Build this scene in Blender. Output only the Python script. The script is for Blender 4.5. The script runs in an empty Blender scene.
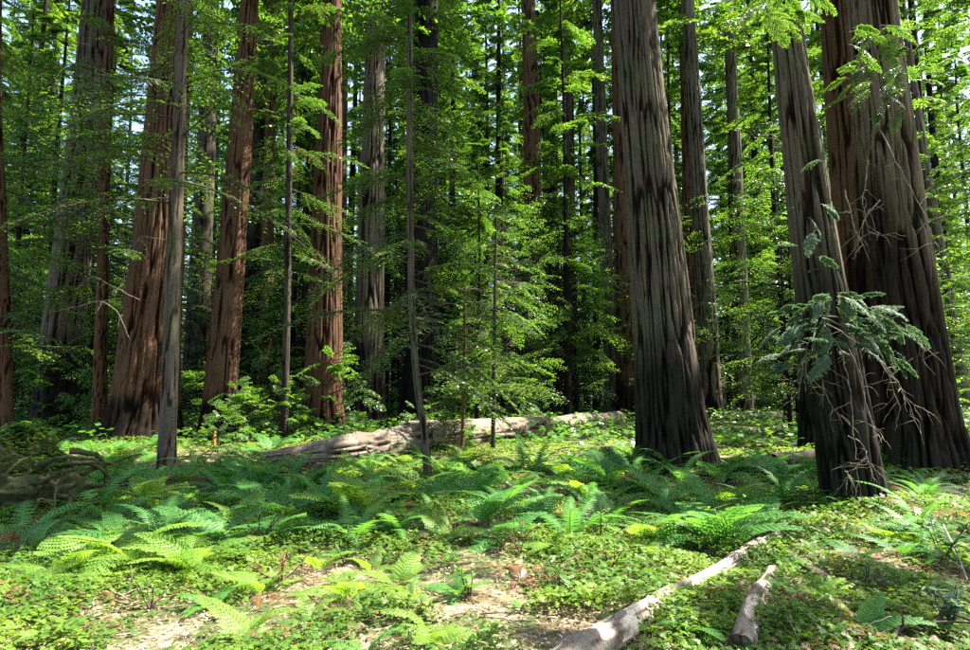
import bpy, math, random
import numpy as np
from mathutils import Vector, Matrix

C = bpy.context.scene
COL = C.collection
R_ = math.radians

# ---------------------------------------------------------------- camera
F, CX, CY, HOR, CAMZ = 600.0, 485.0, 325.0, 385.0, 1.6
PITCH = math.atan((HOR - CY) / F)
cam = bpy.data.objects.new('camera', bpy.data.cameras.new('camera'))
COL.objects.link(cam)
cam.data.sensor_width = 36
cam.data.lens = F / 970 * 36
cam.data.clip_end = 900
cam.data.clip_start = 0.05
cam.location = (0, 0, CAMZ)
cam.rotation_euler = (math.pi / 2 + PITCH, 0, 0)
C.camera = cam

# ---------------------------------------------------------------- light
SAZ, SEL = 74.0, 56.0
SUN = np.array([math.sin(R_(SAZ)) * math.cos(R_(SEL)), math.cos(R_(SAZ)) * math.cos(R_(SEL)), math.sin(R_(SEL))])
w = bpy.data.worlds.new('World'); C.world = w; w.use_nodes = True
nt = w.node_tree; nt.nodes.clear()
sky = nt.nodes.new('ShaderNodeTexSky'); sky.sky_type = 'NISHITA'; sky.sun_disc = False
sky.sun_elevation = R_(SEL); sky.sun_rotation = R_(SAZ); sky.air_density = 1.0; sky.dust_density = 1.5
bg = nt.nodes.new('ShaderNodeBackground'); bg.inputs['Strength'].default_value = 0.13
wo = nt.nodes.new('ShaderNodeOutputWorld')
nt.links.new(sky.outputs[0], bg.inputs[0]); nt.links.new(bg.outputs[0], wo.inputs[0])
sd = bpy.data.lights.new('sun', 'SUN'); sd.energy = 5.0; sd.angle = R_(0.53); sd.color = (1, 0.93, 0.82)
so = bpy.data.objects.new('sun', sd); COL.objects.link(so)
so.rotation_euler = Vector(SUN).to_track_quat('Z', 'Y').to_euler()
C.view_settings.view_transform = 'Standard'; C.view_settings.look = 'None'
C.view_settings.exposure = 2.45; C.view_settings.gamma = 1.0
C.render.engine = 'CYCLES'
cy = C.cycles
cy.max_bounces = 6; cy.diffuse_bounces = 4; cy.glossy_bounces = 2; cy.transmission_bounces = 4; cy.transparent_max_bounces = 4
cy.caustics_reflective = False; cy.caustics_refractive = False; cy.use_denoising = False
cy.sample_clamp_indirect = 6.0

# ---------------------------------------------------------------- numbers
def _h(i, j, s):
    n = (i.astype(np.int64) * 374761393 + j.astype(np.int64) * 668265263 + s * 1274126177) & 0x7fffffff
    n = ((n ^ (n >> 13)) * 1274126177) & 0x7fffffff
    n = (n ^ (n >> 16)) & 0xffff
    return n / 65535.0
def vn(u, v, seed=0, pu=None):
    u = np.asarray(u, float); v = np.asarray(v, float); u, v = np.broadcast_arrays(u, v)
    i = np.floor(u); j = np.floor(v); a = u - i; b = v - j
    a = a * a * (3 - 2 * a); b = b * b * (3 - 2 * b)
    i0, i1 = (i % pu, (i + 1) % pu) if pu else (i, i + 1)
    return (_h(i0, j, seed) * (1 - a) + _h(i1, j, seed) * a) * (1 - b) + (_h(i0, j + 1, seed) * (1 - a) + _h(i1, j + 1, seed) * a) * b
def fbm(u, v, seed=0, o=4):
    s = 0; k = 0.5
    for q in range(o):
        s = s + k * vn(np.asarray(u) * 2 ** q, np.asarray(v) * 2 ** q, seed + q); k *= .5
    return s / (1 - 0.5 ** o)

LUMPS = []     # (x, y, radius, height)
def gz(x, y):
    x = np.asarray(x, float); y = np.asarray(y, float)
    z = 0.16 * (fbm(x / 3.1 + 40, y / 3.1 + 40, 5, 3) - .5) + .05 * (vn(x * 1.3, y * 1.3, 9) - .5)
    d = np.hypot(x, y)
    z = z + np.where(d > 55, (d - 55) * 0.14, 0) + np.where(d > 25, 0.5 * (vn(x / 9, y / 9, 3) - .5) * np.clip((d - 25) / 15, 0, 1), 0)
    for (a, b, r, h) in LUMPS:
        z = z + h * np.exp(-((x - a) ** 2 + (y - b) ** 2) / (r * r))
    return z
def P(px, py, D):
    u = (px - CX) / F; v = (CY - py) / F
    yy = math.cos(PITCH) - math.sin(PITCH) * v; zz = math.sin(PITCH) + math.cos(PITCH) * v
    k = D / yy
    return np.array([u * k, D, CAMZ + zz * k])
def Dg(py):
    v = (CY - py) / F
    yy = math.cos(PITCH) - math.sin(PITCH) * v; zz = math.sin(PITCH) + math.cos(PITCH) * v
    return CAMZ * yy / -zz
def G(px, py):
    p = P(px, py, Dg(py)); p[2] = float(gz(p[0], p[1])); return p
for a_, b_, r_, h_ in [(677, 470, 1.2, .16), (854, 508, .8, .14), (928, 478, 1.5, .18), (141, 443, 1.5, .2), (322, 436, 1.1, .12), (876, 458, 1.6, .12)]:
    p_ = P(a_, b_, Dg(b_)); LUMPS.append((p_[0], p_[1], r_, h_))
def mpp(D): return D / F                      # metres per photo pixel at depth D

# ---------------------------------------------------------------- objects
def link(o, parent=None):
    COL.objects.link(o)
    if parent is not None: o.parent = parent
    return o
def tag(o, label=None, cat=None, group=None, kind=None):
    if label: o['label'] = label
    if cat: o['category'] = cat
    if group: o['group'] = group
    if kind: o['kind'] = kind
    return o
def empty(name, loc):
    o = bpy.data.objects.new(name, None); o.location = Vector(loc); o.empty_display_size = .3
    return link(o)
def mesh(name, V, Q, mat, attrs=None, smooth=False):
    """V (n,3), Q (m,k) -> mesh data; attrs {name: (domain, array)}"""
    me = bpy.data.meshes.new(name)
    V = np.asarray(V, np.float32); Q = np.asarray(Q, np.int32); k = Q.shape[1]
    me.vertices.add(len(V)); me.vertices.foreach_set('co', V.ravel())
    me.loops.add(Q.size); me.loops.foreach_set('vertex_index', Q.ravel())
    me.polygons.add(len(Q)); me.polygons.foreach_set('loop_start', np.arange(0, Q.size, k, dtype=np.int32))
    me.polygons.foreach_set('use_smooth', np.full(len(Q), smooth))
    for n_, (dom, arr) in (attrs or {}).items():
        a = me.attributes.new(n_, 'FLOAT', dom); a.data.foreach_set('value', np.asarray(arr, np.float32))
    me.update(calc_edges=True)
    me.materials.append(mat)
    return me
def obj(name, me, parent=None, loc=None):
    o = bpy.data.objects.new(name, me)
    if loc is not None: o.location = Vector(loc)
    return link(o, parent)
def copy_tree(o, loc, rz, sc):
    c = o.copy(); COL.objects.link(c); c.location = Vector(loc); c.rotation_euler = (0, 0, rz); c.scale = sc
    for ch in o.children:
        d = ch.copy(); COL.objects.link(d); d.parent = c
    return c

# ---------------------------------------------------------------- materials
def M(name):
    m = bpy.data.materials.new(name); m.use_nodes = True; t = m.node_tree; t.nodes.clear()
    return m, t
def N(t, ty, **kw):
    n = t.nodes.new(ty)
    for k, v in kw.items():
        if k in n.inputs: n.inputs[k].default_value = v
        else: setattr(n, k, v)
    return n
def rgba(c): return (c[0], c[1], c[2], 1)
def ramp(t, fac, stops):
    r = t.nodes.new('ShaderNodeValToRGB'); e = r.color_ramp.elements
    while len(e) < len(stops): e.new(.5)
    for q, (p, c) in enumerate(stops):
        e[q].position = p; e[q].color = rgba(c)
    t.links.new(fac, r.inputs[0]); return r.outputs[0]
def mixc(t, f, a, b, mode='MIX'):
    n = t.nodes.new('ShaderNodeMix'); n.data_type = 'RGBA'; n.blend_type = mode
    for sock, val in ((n.inputs[0], f), (n.inputs[6], a), (n.inputs[7], b)):
        if isinstance(val, bpy.types.NodeSocket): t.links.new(val, sock)
        elif isinstance(val, (int, float)): sock.default_value = val
        else: sock.default_value = rgba(val)
    return n.outputs[2]
def leaf_mat(name, dark, light, trans=0.45, tcol=None, rough=0.36, spec=.5, brown=None):
    m, t = M(name)
    a = N(t, 'ShaderNodeAttribute', attribute_name='tint')
    oi = N(t, 'ShaderNodeObjectInfo')
    ad = N(t, 'ShaderNodeMath', operation='MULTIPLY_ADD'); ad.inputs[1].default_value = .35; ad.inputs[2].default_value = 0
    t.links.new(oi.outputs['Random'], ad.inputs[0])
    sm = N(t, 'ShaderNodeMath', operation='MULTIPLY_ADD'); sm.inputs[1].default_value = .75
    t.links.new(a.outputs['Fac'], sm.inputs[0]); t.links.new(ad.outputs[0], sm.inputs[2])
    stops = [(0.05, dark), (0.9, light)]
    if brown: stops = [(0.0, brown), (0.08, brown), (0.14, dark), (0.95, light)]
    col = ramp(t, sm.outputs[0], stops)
    b = N(t, 'ShaderNodeBsdfPrincipled', Roughness=rough)
    b.inputs['Specular IOR Level'].default_value = spec
    t.links.new(col, b.inputs['Base Color'])
    tr = N(t, 'ShaderNodeBsdfTranslucent')
    tc = mixc(t, 1.0, col, tcol or (1.85, 1.75, .55), 'MULTIPLY')
    t.links.new(tc, tr.inputs[0])
    mx = N(t, 'ShaderNodeMixShader'); mx.inputs[0].default_value = trans
    t.links.new(b.outputs[0], mx.inputs[1]); t.links.new(tr.outputs[0], mx.inputs[2])
    o = N(t, 'ShaderNodeOutputMaterial'); t.links.new(mx.outputs[0], o.inputs[0])
    return m
def bark_mat(name, furrow, ridge, red, moss=.25, bump=.5):
    m, t = M(name)
    tc = N(t, 'ShaderNodeTexCoord')
    mp = N(t, 'ShaderNodeMapping'); mp.inputs['Scale'].default_value = (20, 20, 1.1); t.links.new(tc.outputs['Object'], mp.inputs[0])
    n1 = N(t, 'ShaderNodeTexNoise', Scale=1.6, Detail=8.0, Roughness=.72); t.links.new(mp.outputs[0], n1.inputs['Vector'])
    mp2 = N(t, 'ShaderNodeMapping'); mp2.inputs['Scale'].default_value = (1.6, 1.6, .35); t.links.new(tc.outputs['Object'], mp2.inputs[0])
    n2 = N(t, 'ShaderNodeTexNoise', Scale=1.0, Detail=4.0); t.links.new(mp2.outputs[0], n2.inputs['Vector'])
    ra = N(t, 'ShaderNodeAttribute', attribute_name='ridge'); ca = N(t, 'ShaderNodeAttribute', attribute_name='char')
    rr = N(t, 'ShaderNodeMath', operation='MULTIPLY_ADD'); rr.inputs[1].default_value = .50
    t.links.new(n1.outputs[0], rr.inputs[0])
    sb = N(t, 'ShaderNodeMath', operation='ADD'); sb.inputs[1].default_value = -.20; t.links.new(ra.outputs['Fac'], sb.inputs[0]); t.links.new(sb.outputs[0], rr.inputs[2])
    c = ramp(t, rr.outputs[0], [(0.20, furrow), (0.46, red), (0.76, ridge)])
    lg = ramp(t, n2.outputs[0], [(.38, (0, 0, 0)), (.70, (.55, .55, .55))])
    c = mixc(t, lg, c, mixc(t, .55, c, red), 'MIX')
    c = mixc(t, 1.0, c, ramp(t, n1.outputs[0], [(.3, (.55, .55, .55)), (.7, (1.3, 1.3, 1.3))]), 'MULTIPLY')
    n3 = N(t, 'ShaderNodeTexNoise', Scale=.8, Detail=5.0); t.links.new(tc.outputs['Object'], n3.inputs['Vector'])
    mf = N(t, 'ShaderNodeMath', operation='MULTIPLY'); mf.inputs[1].default_value = moss
    t.links.new(ramp(t, n3.outputs[0], [(.52, (0, 0, 0)), (.68, (1, 1, 1))]), mf.inputs[0])
    c = mixc(t, mf.outputs[0], c, (.07, .10, .03))
    cm = N(t, 'ShaderNodeMath', operation='MULTIPLY'); t.links.new(ra.outputs['Fac'], cm.inputs[0]); t.links.new(n1.outputs[0], cm.inputs[1])
    cf = N(t, 'ShaderNodeMath', operation='MULTIPLY'); t.links.new(ca.outputs['Fac'], cf.inputs[0]); cf.inputs[1].default_value = .93
    c = mixc(t, cf.outputs[0], c, ramp(t, cm.outputs[0], [(.1, (.0015, .0013, .0012)), (.35, (.004, .0033, .0028)), (.55, (.014, .011, .009))]))
    b = N(t, 'ShaderNodeBsdfPrincipled', Roughness=.9); b.inputs['Specular IOR Level'].default_value = .1
    t.links.new(c, b.inputs['Base Color'])
    bp = N(t, 'ShaderNodeBump', Strength=bump, Distance=.03); t.links.new(n1.outputs[0], bp.inputs['Height']); t.links.new(bp.outputs[0], b.inputs['Normal'])
    o = N(t, 'ShaderNodeOutputMaterial'); t.links.new(b.outputs[0], o.inputs[0])
    return m
def plain_mat(name, c1, c2, scale=8, rough=.8, stretch=(1, 1, 1), bump=.3, attr=None, c3=None):
    m, t = M(name)
    tc = N(t, 'ShaderNodeTexCoord'); mp = N(t, 'ShaderNodeMapping'); mp.inputs['Scale'].default_value = stretch
    t.links.new(tc.outputs['Object'], mp.inputs[0])
    n1 = N(t, 'ShaderNodeTexNoise', Scale=scale, Detail=6.0, Roughness=.6); t.links.new(mp.outputs[0], n1.inputs['Vector'])
    stops = [(.36, c1), (.62, c2)]
    if c3: stops = [(.3, c1), (.5, c2), (.66, c3)]
    col = ramp(t, n1.outputs[0], stops)
    if attr:
        a = N(t, 'ShaderNodeAttribute', attribute_name='tint')
        col = ramp(t, a.outputs['Fac'], attr)
    b = N(t, 'ShaderNodeBsdfPrincipled', Roughness=rough); b.inputs['Specular IOR Level'].default_value = .3
    t.links.new(col, b.inputs['Base Color'])
    bp = N(t, 'ShaderNodeBump', Strength=bump, Distance=.02); t.links.new(n1.outputs[0], bp.inputs['Height']); t.links.new(bp.outputs[0], b.inputs['Normal'])
    o = N(t, 'ShaderNodeOutputMaterial'); t.links.new(b.outputs[0], o.inputs[0])
    return m

BARK_GREY = bark_mat('bark_grey', (.002, .0015, .001), (.125, .100, .072), (.026, .016, .010), moss=.3)
BARK_RED = bark_mat('bark_red', (.002, .001, .0008), (.115, .062, .036), (.034, .011, .0055), moss=.12)
BARK_DARK = bark_mat('bark_dark', (.003, .0025, .002), (.06, .048, .037), (.02, .013, .009), moss=.4)
BARK_THIN = bark_mat('bark_slim', (.01, .007, .005), (.13, .105, .08), (.05, .033, .021), moss=.5)
BARK_WARM = bark_mat('bark_warm', (.003, .002, .0014), (.165, .125, .082), (.042, .023, .013), moss=.12)
LF_CON = leaf_mat('needles_conifer', (.020, .070, .016), (.095, .18, .026), .54)
LF_YOUNG = leaf_mat('needles_young', (.028, .085, .022), (.095, .19, .032), .52, brown=(.12, .07, .02))
LF_BROAD = leaf_mat('leaves_broad', (.035, .11, .028), (.12, .23, .045), .52)
LF_TEAL = leaf_mat('needles_teal', (.045, .085, .05), (.13, .20, .115), .35, rough=.6, spec=.15, tcol=(1.2, 1.5, .9))
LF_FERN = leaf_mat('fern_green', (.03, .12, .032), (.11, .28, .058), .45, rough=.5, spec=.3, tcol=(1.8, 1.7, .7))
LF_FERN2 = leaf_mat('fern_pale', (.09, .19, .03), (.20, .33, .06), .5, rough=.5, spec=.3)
LF_DRY = leaf_mat('fern_dry', (.10, .045, .02), (.24, .13, .06), .4, tcol=(1.5, 1.1, .7))
LF_SORREL = leaf_mat('sorrel_green', (.05, .13, .02), (.21, .30, .04), .45, rough=.5, spec=.25, brown=(.17, .115, .05))
LF_LOW = leaf_mat('undergrowth_green', (.03, .10, .02), (.09, .20, .035), .45)
TWIG = plain_mat('twig_pale', (.12, .09, .065), (.33, .27, .21), 12)
TWIG_D = plain_mat('twig_dark', (.03, .022, .016), (.10, .075, .055), 12)
LITTER = plain_mat('litter', (.1, .06, .03), (.3, .2, .1), attr=[(0, (.07, .035, .02)), (.45, (.20, .12, .065)), (.8, (.36, .26, .16)), (1, (.5, .42, .3))])
MOSS = plain_mat('moss', (.010, .008, .005), (.05, .06, .015), 14, c3=(.07, .045, .025), bump=1.0)

# ---------------------------------------------------------------- foliage arrays
def norm(a): return a / np.maximum(np.linalg.norm(a, axis=-1, keepdims=True), 1e-9)
class Leaves:
    def __init__(s): s.a = []
    def add(s, Pp, d, n, L, W, t): s.a.append((Pp, d, n, L, W, t))
    def cat(s): return [np.concatenate([x[k] for x in s.a]) for k in range(6)]
def leaf_mesh(name, arr, mat, fold=0.0):
    Pp, d, n, L, W, t = arr
    d = norm(d); s_ = norm(np.cross(d, n)); n = norm(np.cross(s_, d))
    L = L[:, None]; W = W[:, None]
    V = np.stack([Pp, Pp + d * L * .45 + s_ * W * .5 + n * W * fold, Pp + d * L, Pp + d * L * .45 - s_ * W * .5 + n * W * fold], 1).reshape(-1, 3)
    Q = np.arange(len(V)).reshape(-1, 4)
    return mesh(name, V, Q, mat, {'tint': ('FACE', t)})
def bough(rng, L, leafL, leafW, tsp, lsp, wid=.42, droop=.25, jit=.35, lift=.1, start=.18, fan=52):
    """flat spray along +X; returns leaf arrays and the wood polylines"""
    out = Leaves(); wood = []
    def limb(t): return np.stack([L * t, .04 * L * np.sin(3 * t + ph), L * (lift * t - droop * t * t)], -1)
    ph = rng.uniform(0, 6)
    tt = np.linspace(0, 1, 7); wood.append((limb(tt), .007 * L))
    n = max(4, int(L * (1 - start) / tsp))
    for i in range(n):
        t = start + (1 - start) * (i + rng.uniform(-.3, .3)) / n
        t = min(max(t, 0.02), .99)
        for sd_ in (-1, 1):
            l = wid * L * (1 - t) ** .75 * min(1, (t - start + .12) * 4) * rng.uniform(.6, 1.15) + leafL
            m = max(2, int(l / lsp)); s = (np.arange(m) + rng.uniform(0, 1)) / m
            a = R_(fan + rng.uniform(-12, 12)) * sd_
            base = limb(np.array([t]))[0]
            dirn = np.array([math.cos(a), math.sin(a), rng.uniform(-.22, .12)]); dd = .35 * droop + .18
            pts = base + dirn * (l * s)[:, None]; pts[:, 2] -= dd * l * s * s
            for s2 in (-1, 1):
                b = a + R_(48) * s2
                d = np.stack([np.full(m, math.cos(b)), np.full(m, math.sin(b)), np.full(m, -.15)], -1) + rng.normal(0, jit * .5, (m, 3))
                nn = np.tile([0, 0, 1.], (m, 1)) + rng.normal(0, jit, (m, 3))
                k = 1 - .45 * s
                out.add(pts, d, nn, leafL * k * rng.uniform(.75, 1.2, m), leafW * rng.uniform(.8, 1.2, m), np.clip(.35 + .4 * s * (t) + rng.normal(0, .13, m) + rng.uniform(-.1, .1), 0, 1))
            if l > leafL * 3: wood.append((np.array([base, base + dirn * l * .85 - [0, 0, dd * l * .7]]), .0025 * L))
    # leader
    m = max(3, int(L * (1 - start) / lsp)); t = np.linspace(start, 1, m)
    for s2 in (-1, 1):
        d = np.stack([np.full(m, .7), np.full(m, .7 * s2), np.full(m, -.1)], -1) + rng.normal(0, jit * .4, (m, 3))
        out.add(limb(t), d, np.tile([0, 0, 1.], (m, 1)) + rng.normal(0, jit, (m, 3)), np.full(m, leafL), np.full(m, leafW), np.clip(.5 + rng.normal(0, .15, m), 0, 1))
    return out.cat(), wood
def rotm(az, pitch, roll=0):
    return np.array(Matrix.Rotation(az, 3, 'Z') @ Matrix.Rotation(-pitch, 3, 'Y') @ Matrix.Rotation(roll, 3, 'X'))
def place(arr, o, Rm, sc, shift=0., lsc=1.):
    Pp, d, n, L, W, t = arr
    return (Pp @ Rm.T * sc + o, d @ Rm.T, n @ Rm.T, L * lsc, W * lsc, np.clip(t + shift, 0, 1))
class Tubes:
    def __init__(s): s.V = []; s.Q = []; s.n = 0; s.f = []
    def add(s, pts, r0, r1, k=5, cap=True):
        pts = np.asarray(pts, float); m = len(pts)
        r = np.linspace(r0, r1, m) if np.isscalar(r0) else np.asarray(r0)
        tg = norm(np.gradient(pts, axis=0)); up = np.array([0, 0, 1.]) if abs(tg[0][2]) < .9 else np.array([1., 0, 0])
        a = norm(np.cross(tg, up)); b = np.cross(tg, a)
        th = np.arange(k) / k * 2 * math.pi
        V = pts[:, None] + (a[:, None] * np.cos(th)[None, :, None] + b[:, None] * np.sin(th)[None, :, None]) * r[:, None, None]
        i = np.arange(m - 1)[:, None] * k; j = np.arange(k)[None]; j2 = (j + 1) % k
        Q = np.stack([i + j, i + j2, i + k + j2, i + k + j], -1).reshape(-1, 4) + s.n
        s.V.append(V.reshape(-1, 3)); s.Q.append(Q); s.n += m * k
        if cap:
            e = s.n - k; c = s.n; s.V.append((pts[-1] + tg[-1] * r[-1] * .6)[None]); s.n += 1
            s.Q.append(np.array([[e + q, e + (q + 1) % k, c, c] for q in range(0)], int).reshape(-1, 4))
            if k >= 4: s.Q.append(np.array([[e + q, e + (q + 1) % k, e + (q + 2) % k, c] for q in range(0, k - 1, 2)], int))
    def mesh(s, name, mat, attrs=None):
        V = np.concatenate(s.V); Q = np.concatenate(s.Q)
        return mesh(name, V, Q, mat, attrs, smooth=True)

def world_wood(T, wood, o, Rm, sc, k=4, minr=.004, first_only=False):
    for q, (pts, r) in enumerate(wood):
        if first_only and q: break
        if r * sc < minr * .4 and q: continue
        T.add(pts @ Rm.T * sc + o, max(r * sc, minr), max(r * sc * .3, minr * .5), k, cap=False)

# chosen sun patches; crown leaves that would shade them are cut away (photo pixels -> ground, radius m)
GAPS = [(330, 625, 1.0), (430, 600, 1.0), (250, 640, .8), (520, 640, 1.0), (620, 625, .9), (700, 590, .8), (760, 560, .5), (120, 560, 1.1), (30, 600, .8), (740, 640, .8), (850, 640, .7),
        (400, 560, .6), (560, 555, .7), (640, 530, .5), (850, 535, .5), (900, 545, .6), (230, 455, 1.3), (300, 455, 1.5), (370, 458, 1.3), (130, 458, 1.2), (460, 440, 1.0), (190, 450, 1.2),
        (530, 445, 1.0), (780, 430, 2.2), (775, 415, 3.0), (590, 500, .6), (700, 500, .5), (800, 600, .6), (300, 430, 1.6), (950, 560, .5)]
GW = np.array([[*(G(a, b)[:2]), r] for a, b, r in GAPS])
def sunlit_gap(Pp, grow=1.0):
    g = Pp[:, :2] - SUN[:2] * (Pp[:, 2:3] / SUN[2])
    d = np.hypot(g[:, None, 0] - GW[None, :, 0], g[:, None, 1] - GW[None, :, 1]) / (GW[None, :, 2] * grow)
    return (d + .25 * (vn(Pp[:, 0] * 1.7, Pp[:, 1] * 1.7, 77)[:, None] - .5)).min(1) < 1

# ---------------------------------------------------------------- trunks
def trunk_mesh(name, ctrl, mat, H, seed, seg=64, fine=.12, ridge_w=.14, depth=.05, flare=.35, char=0., zvis=14., lobes=.07):
    """ctrl: [(x, y, z, r)] from base upward, in metres; local to the base point"""
    c = np.array(ctrl, float); x0, y0, z0 = c[0, :3]
    zt = np.concatenate([np.arange(-.35, min(zvis, H), fine), np.arange(min(zvis, H), H + .01, 1.2)])
    zs = c[:, 2] - z0
    # extend to the top along the last slope, narrowing
    sl = (c[-1, :2] - c[-2, :2]) / max(zs[-1] - zs[-2], .1) * .5
    if zs[-1] < H - .5:
        e = np.array([c[-1, 0] + sl[0] * (H - zs[-1]), c[-1, 1] + sl[1] * (H - zs[-1]), z0 + H, max(.04, c[-1, 3] * .18)])
        c = np.vstack([c, e]); zs = c[:, 2] - z0
    def sm(v):
        zz = np.arange(-2, H + 2.01, .1); f = np.interp(zz, zs, v); k = 13
        f2 = np.convolve(np.pad(f, k // 2, 'edge'), np.ones(k) / k, 'valid')
        return np.interp(zt, zz, f2)
    cx = sm(c[:, 0]) - x0; cyy = sm(c[:, 1]) - y0; r = np.interp(zt, zs, c[:, 3])
    th = np.arange(seg) / seg * 2 * math.pi
    Z, TH = np.meshgrid(zt, th, indexing='ij'); Rr = r[:, None] * np.ones_like(TH)
    rb = c[0, 3]
    K = max(6, int(2 * math.pi * rb / ridge_w)); 
    warp = .8 * (vn(TH / (2 * math.pi) * 5, Z * .16, seed, 5) - .5) + .22 * (vn(TH / (2 * math.pi) * K, Z * 1.2, seed + 3, K) - .5)
    u = TH / (2 * math.pi) * K + warp * 1.3
    a = vn(u, Z / (ridge_w * 15), seed + 1, K); rg = np.clip(np.abs(2 * a - 1) / .30, 0, 1)
    a2 = vn(u * 2.0, Z / (ridge_w * 9), seed + 2, 2 * K); rg2 = np.clip(np.abs(2 * a2 - 1) / .35, 0, 1)
    ridge = (.25 + .75 * rg) * (.55 + .45 * rg2) * (.84 + .16 * np.clip(np.abs(2 * vn(u * 1.0 + Z * .9 / ridge_w * .13, Z / (ridge_w * 11), seed + 9, K) - 1) / .22, 0, 1)) * (.72 + .4 * vn(u * 3.0, Z / (ridge_w * 2), seed + 6, 3 * K))
    ridge = np.clip((ridge - .16) * 1.55, 0, 1)
    taper = (Rr / rb) ** .5
    nb = 5 + seed % 4
    lob = (vn(TH / (2 * math.pi) * nb, Z * .12, seed + 4, nb) - .5) * 2 * lobes * Rr
    fl = flare * rb * np.exp(-np.clip(Z + .1, 0, None) / (.28 + .35 * rb)) * (.35 + 1.0 * vn(TH / (2 * math.pi) * nb, Z * 0 + 3, seed + 4, nb))
    rad = Rr + lob + fl + depth * 1.5 * taper * (ridge - .7)
    V = np.stack([cx[:, None] + rad * np.cos(TH), cyy[:, None] + rad * np.sin(TH), Z], -1).reshape(-1, 3)
    m = len(zt); i = np.arange(m - 1)[:, None] * seg; j = np.arange(seg)[None]; j2 = (j + 1) % seg
    Q = np.stack([i + j, i + j2, i + seg + j2, i + seg + j], -1).reshape(-1, 4)
    ch = np.zeros_like(Z)
    if char > 0:
        lim = char * (.45 + 1.0 * vn(TH / (2 * math.pi) * 4, Z * .25, seed + 8, 4)); ch = np.clip((lim - Z) / (.35 * char) + .5, 0, 1) * (.85 + .15 * vn(TH / (2 * math.pi) * K, Z, seed + 5, K))
    return mesh(name, V, Q, mat, {'ridge': ('POINT', ridge.ravel()), 'char': ('POINT', ch.ravel())}, smooth=True), (zt, cx, cyy, r)

rngm = np.random.default_rng(11)
# coarse boughs for the high canopy, fine ones for what is near
HIGHF = [bough(rngm, 4.0, .25, .080, .30, .125, droop=.30, jit=.45, wid=.34) for _ in range(4)]
HIGH = [bough(rngm, 4.0, .34, .15, .34, .16, droop=.28, jit=.5, wid=.36) for _ in range(4)]
MIDB = [bough(rngm, 2.6, .17, .060, .20, .105, droop=.38, jit=.4, wid=.36) for _ in range(5)]
YNGB = [bough(rngm, 2.0, .085, .032, .125, .060, droop=.40, jit=.35, wid=.34) for _ in range(5)]
NEARB = [bough(rngm, 1.0, .042, .016, .055, .025, droop=.45, jit=.3, wid=.36) for _ in range(5)]
BRDB = [bough(rngm, 1.3, .080, .036, .12, .075, droop=.25, jit=.55, wid=.5, fan=58) for _ in range(5)]

TREES = []   # landmark records (pixel x at base, label noun)
LEAFPTS = []
def redwood(label, name, ctrl, mat, H, seed, D=None, seg=64, fine=.15, rw=.12, depth=.045, char=0., flare=.3, crown=(15, 5.0, 34), cat='redwood tree', group=None, lobes=.07):
    D = D or Dg(ctrl[0][1])
    cc = []
    for k, (px, py, wpx) in enumerate(ctrl):
        p = P(px, py, D); cc.append([p[0], p[1], p[2], wpx / 2 * mpp(D) * math.cos(PITCH) * (1 + math.tan(PITCH) * (p[2] - CAMZ) / D)])
    cc[0][2] = float(gz(cc[0][0], cc[0][1])) - .02
    base = cc[0][:3]
    root = tag(empty(name, base), label, cat, group)
    me, prof = trunk_mesh('trunk', cc, mat, H, seed, seg, fine, rw, depth, flare, char, zvis=min(H, 2.2 + .72 * D), lobes=lobes)
    obj('trunk', me, root)
    if crown:
        z0, rad, nbh = crown
        rng = np.random.default_rng(seed * 7 + 1)
        zt, cx, cyy, r = prof; out = Leaves(); T = Tubes()
        for q in range(nbh):
            z = z0 + (H - z0) * (q + rng.uniform(0, 1)) / nbh
            f = (H - z) / (H - z0); Lb = max(.8, rad * (.35 + .75 * f ** .7) * rng.uniform(.6, 1.15))
            az = rng.uniform(0, 2 * math.pi); Rm = rotm(az, R_(rng.uniform(-28, 12)))
            o = np.array([np.interp(z, zt, cx), np.interp(z, zt, cyy), z]); (arr, wood) = HIGH[rng.integers(4)]
            a = place(arr, o, Rm, Lb / 4.0, rng.uniform(-.12, .12), .8 + .2 * Lb / 4)
            keep = ~sunlit_gap(a[0] + np.array(base))
            out.add(*[v[keep] for v in a])
            world_wood(T, wood, o, Rm, Lb / 4.0, 4, .012, first_only=True)
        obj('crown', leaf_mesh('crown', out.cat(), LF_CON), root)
        obj('limbs', T.mesh('limbs', TWIG_D), root)['kind'] = 'stuff'
    TREES.append((ctrl[0][0], D, label))
    return root, prof, base

def add_boughs(root, base, prof, lib, Lt, specs, mat, seed, name='foliage', minr=.004, wmat=None, gapk=True):
    """specs: (z, az_deg, pitch_deg, length)"""
    rng = np.random.default_rng(seed); zt, cx, cyy, r = prof; out = Leaves(); T = Tubes()
    for (z, az, pt, Lb) in specs:
        o = np.array([np.interp(z, zt, cx), np.interp(z, zt, cyy), z]); arr, wood = lib[rng.integers(len(lib))]
        Rm = rotm(R_(az), R_(pt), R_(rng.uniform(-20, 20)))
        a = place(arr, o, Rm, Lb / Lt, rng.uniform(-.18, .18), .75 + .25 * Lb / Lt)
        if gapk:
            keep = ~sunlit_gap(a[0] + np.array(base), .6); a = [v[keep] for v in a]
        out.add(*a)
        world_wood(T, wood, o, Rm, Lb / Lt, 4, minr)
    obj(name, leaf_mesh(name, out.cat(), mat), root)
    obj('limbs', T.mesh('limbs', wmat or TWIG_D), root)['kind'] = 'stuff'

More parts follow.
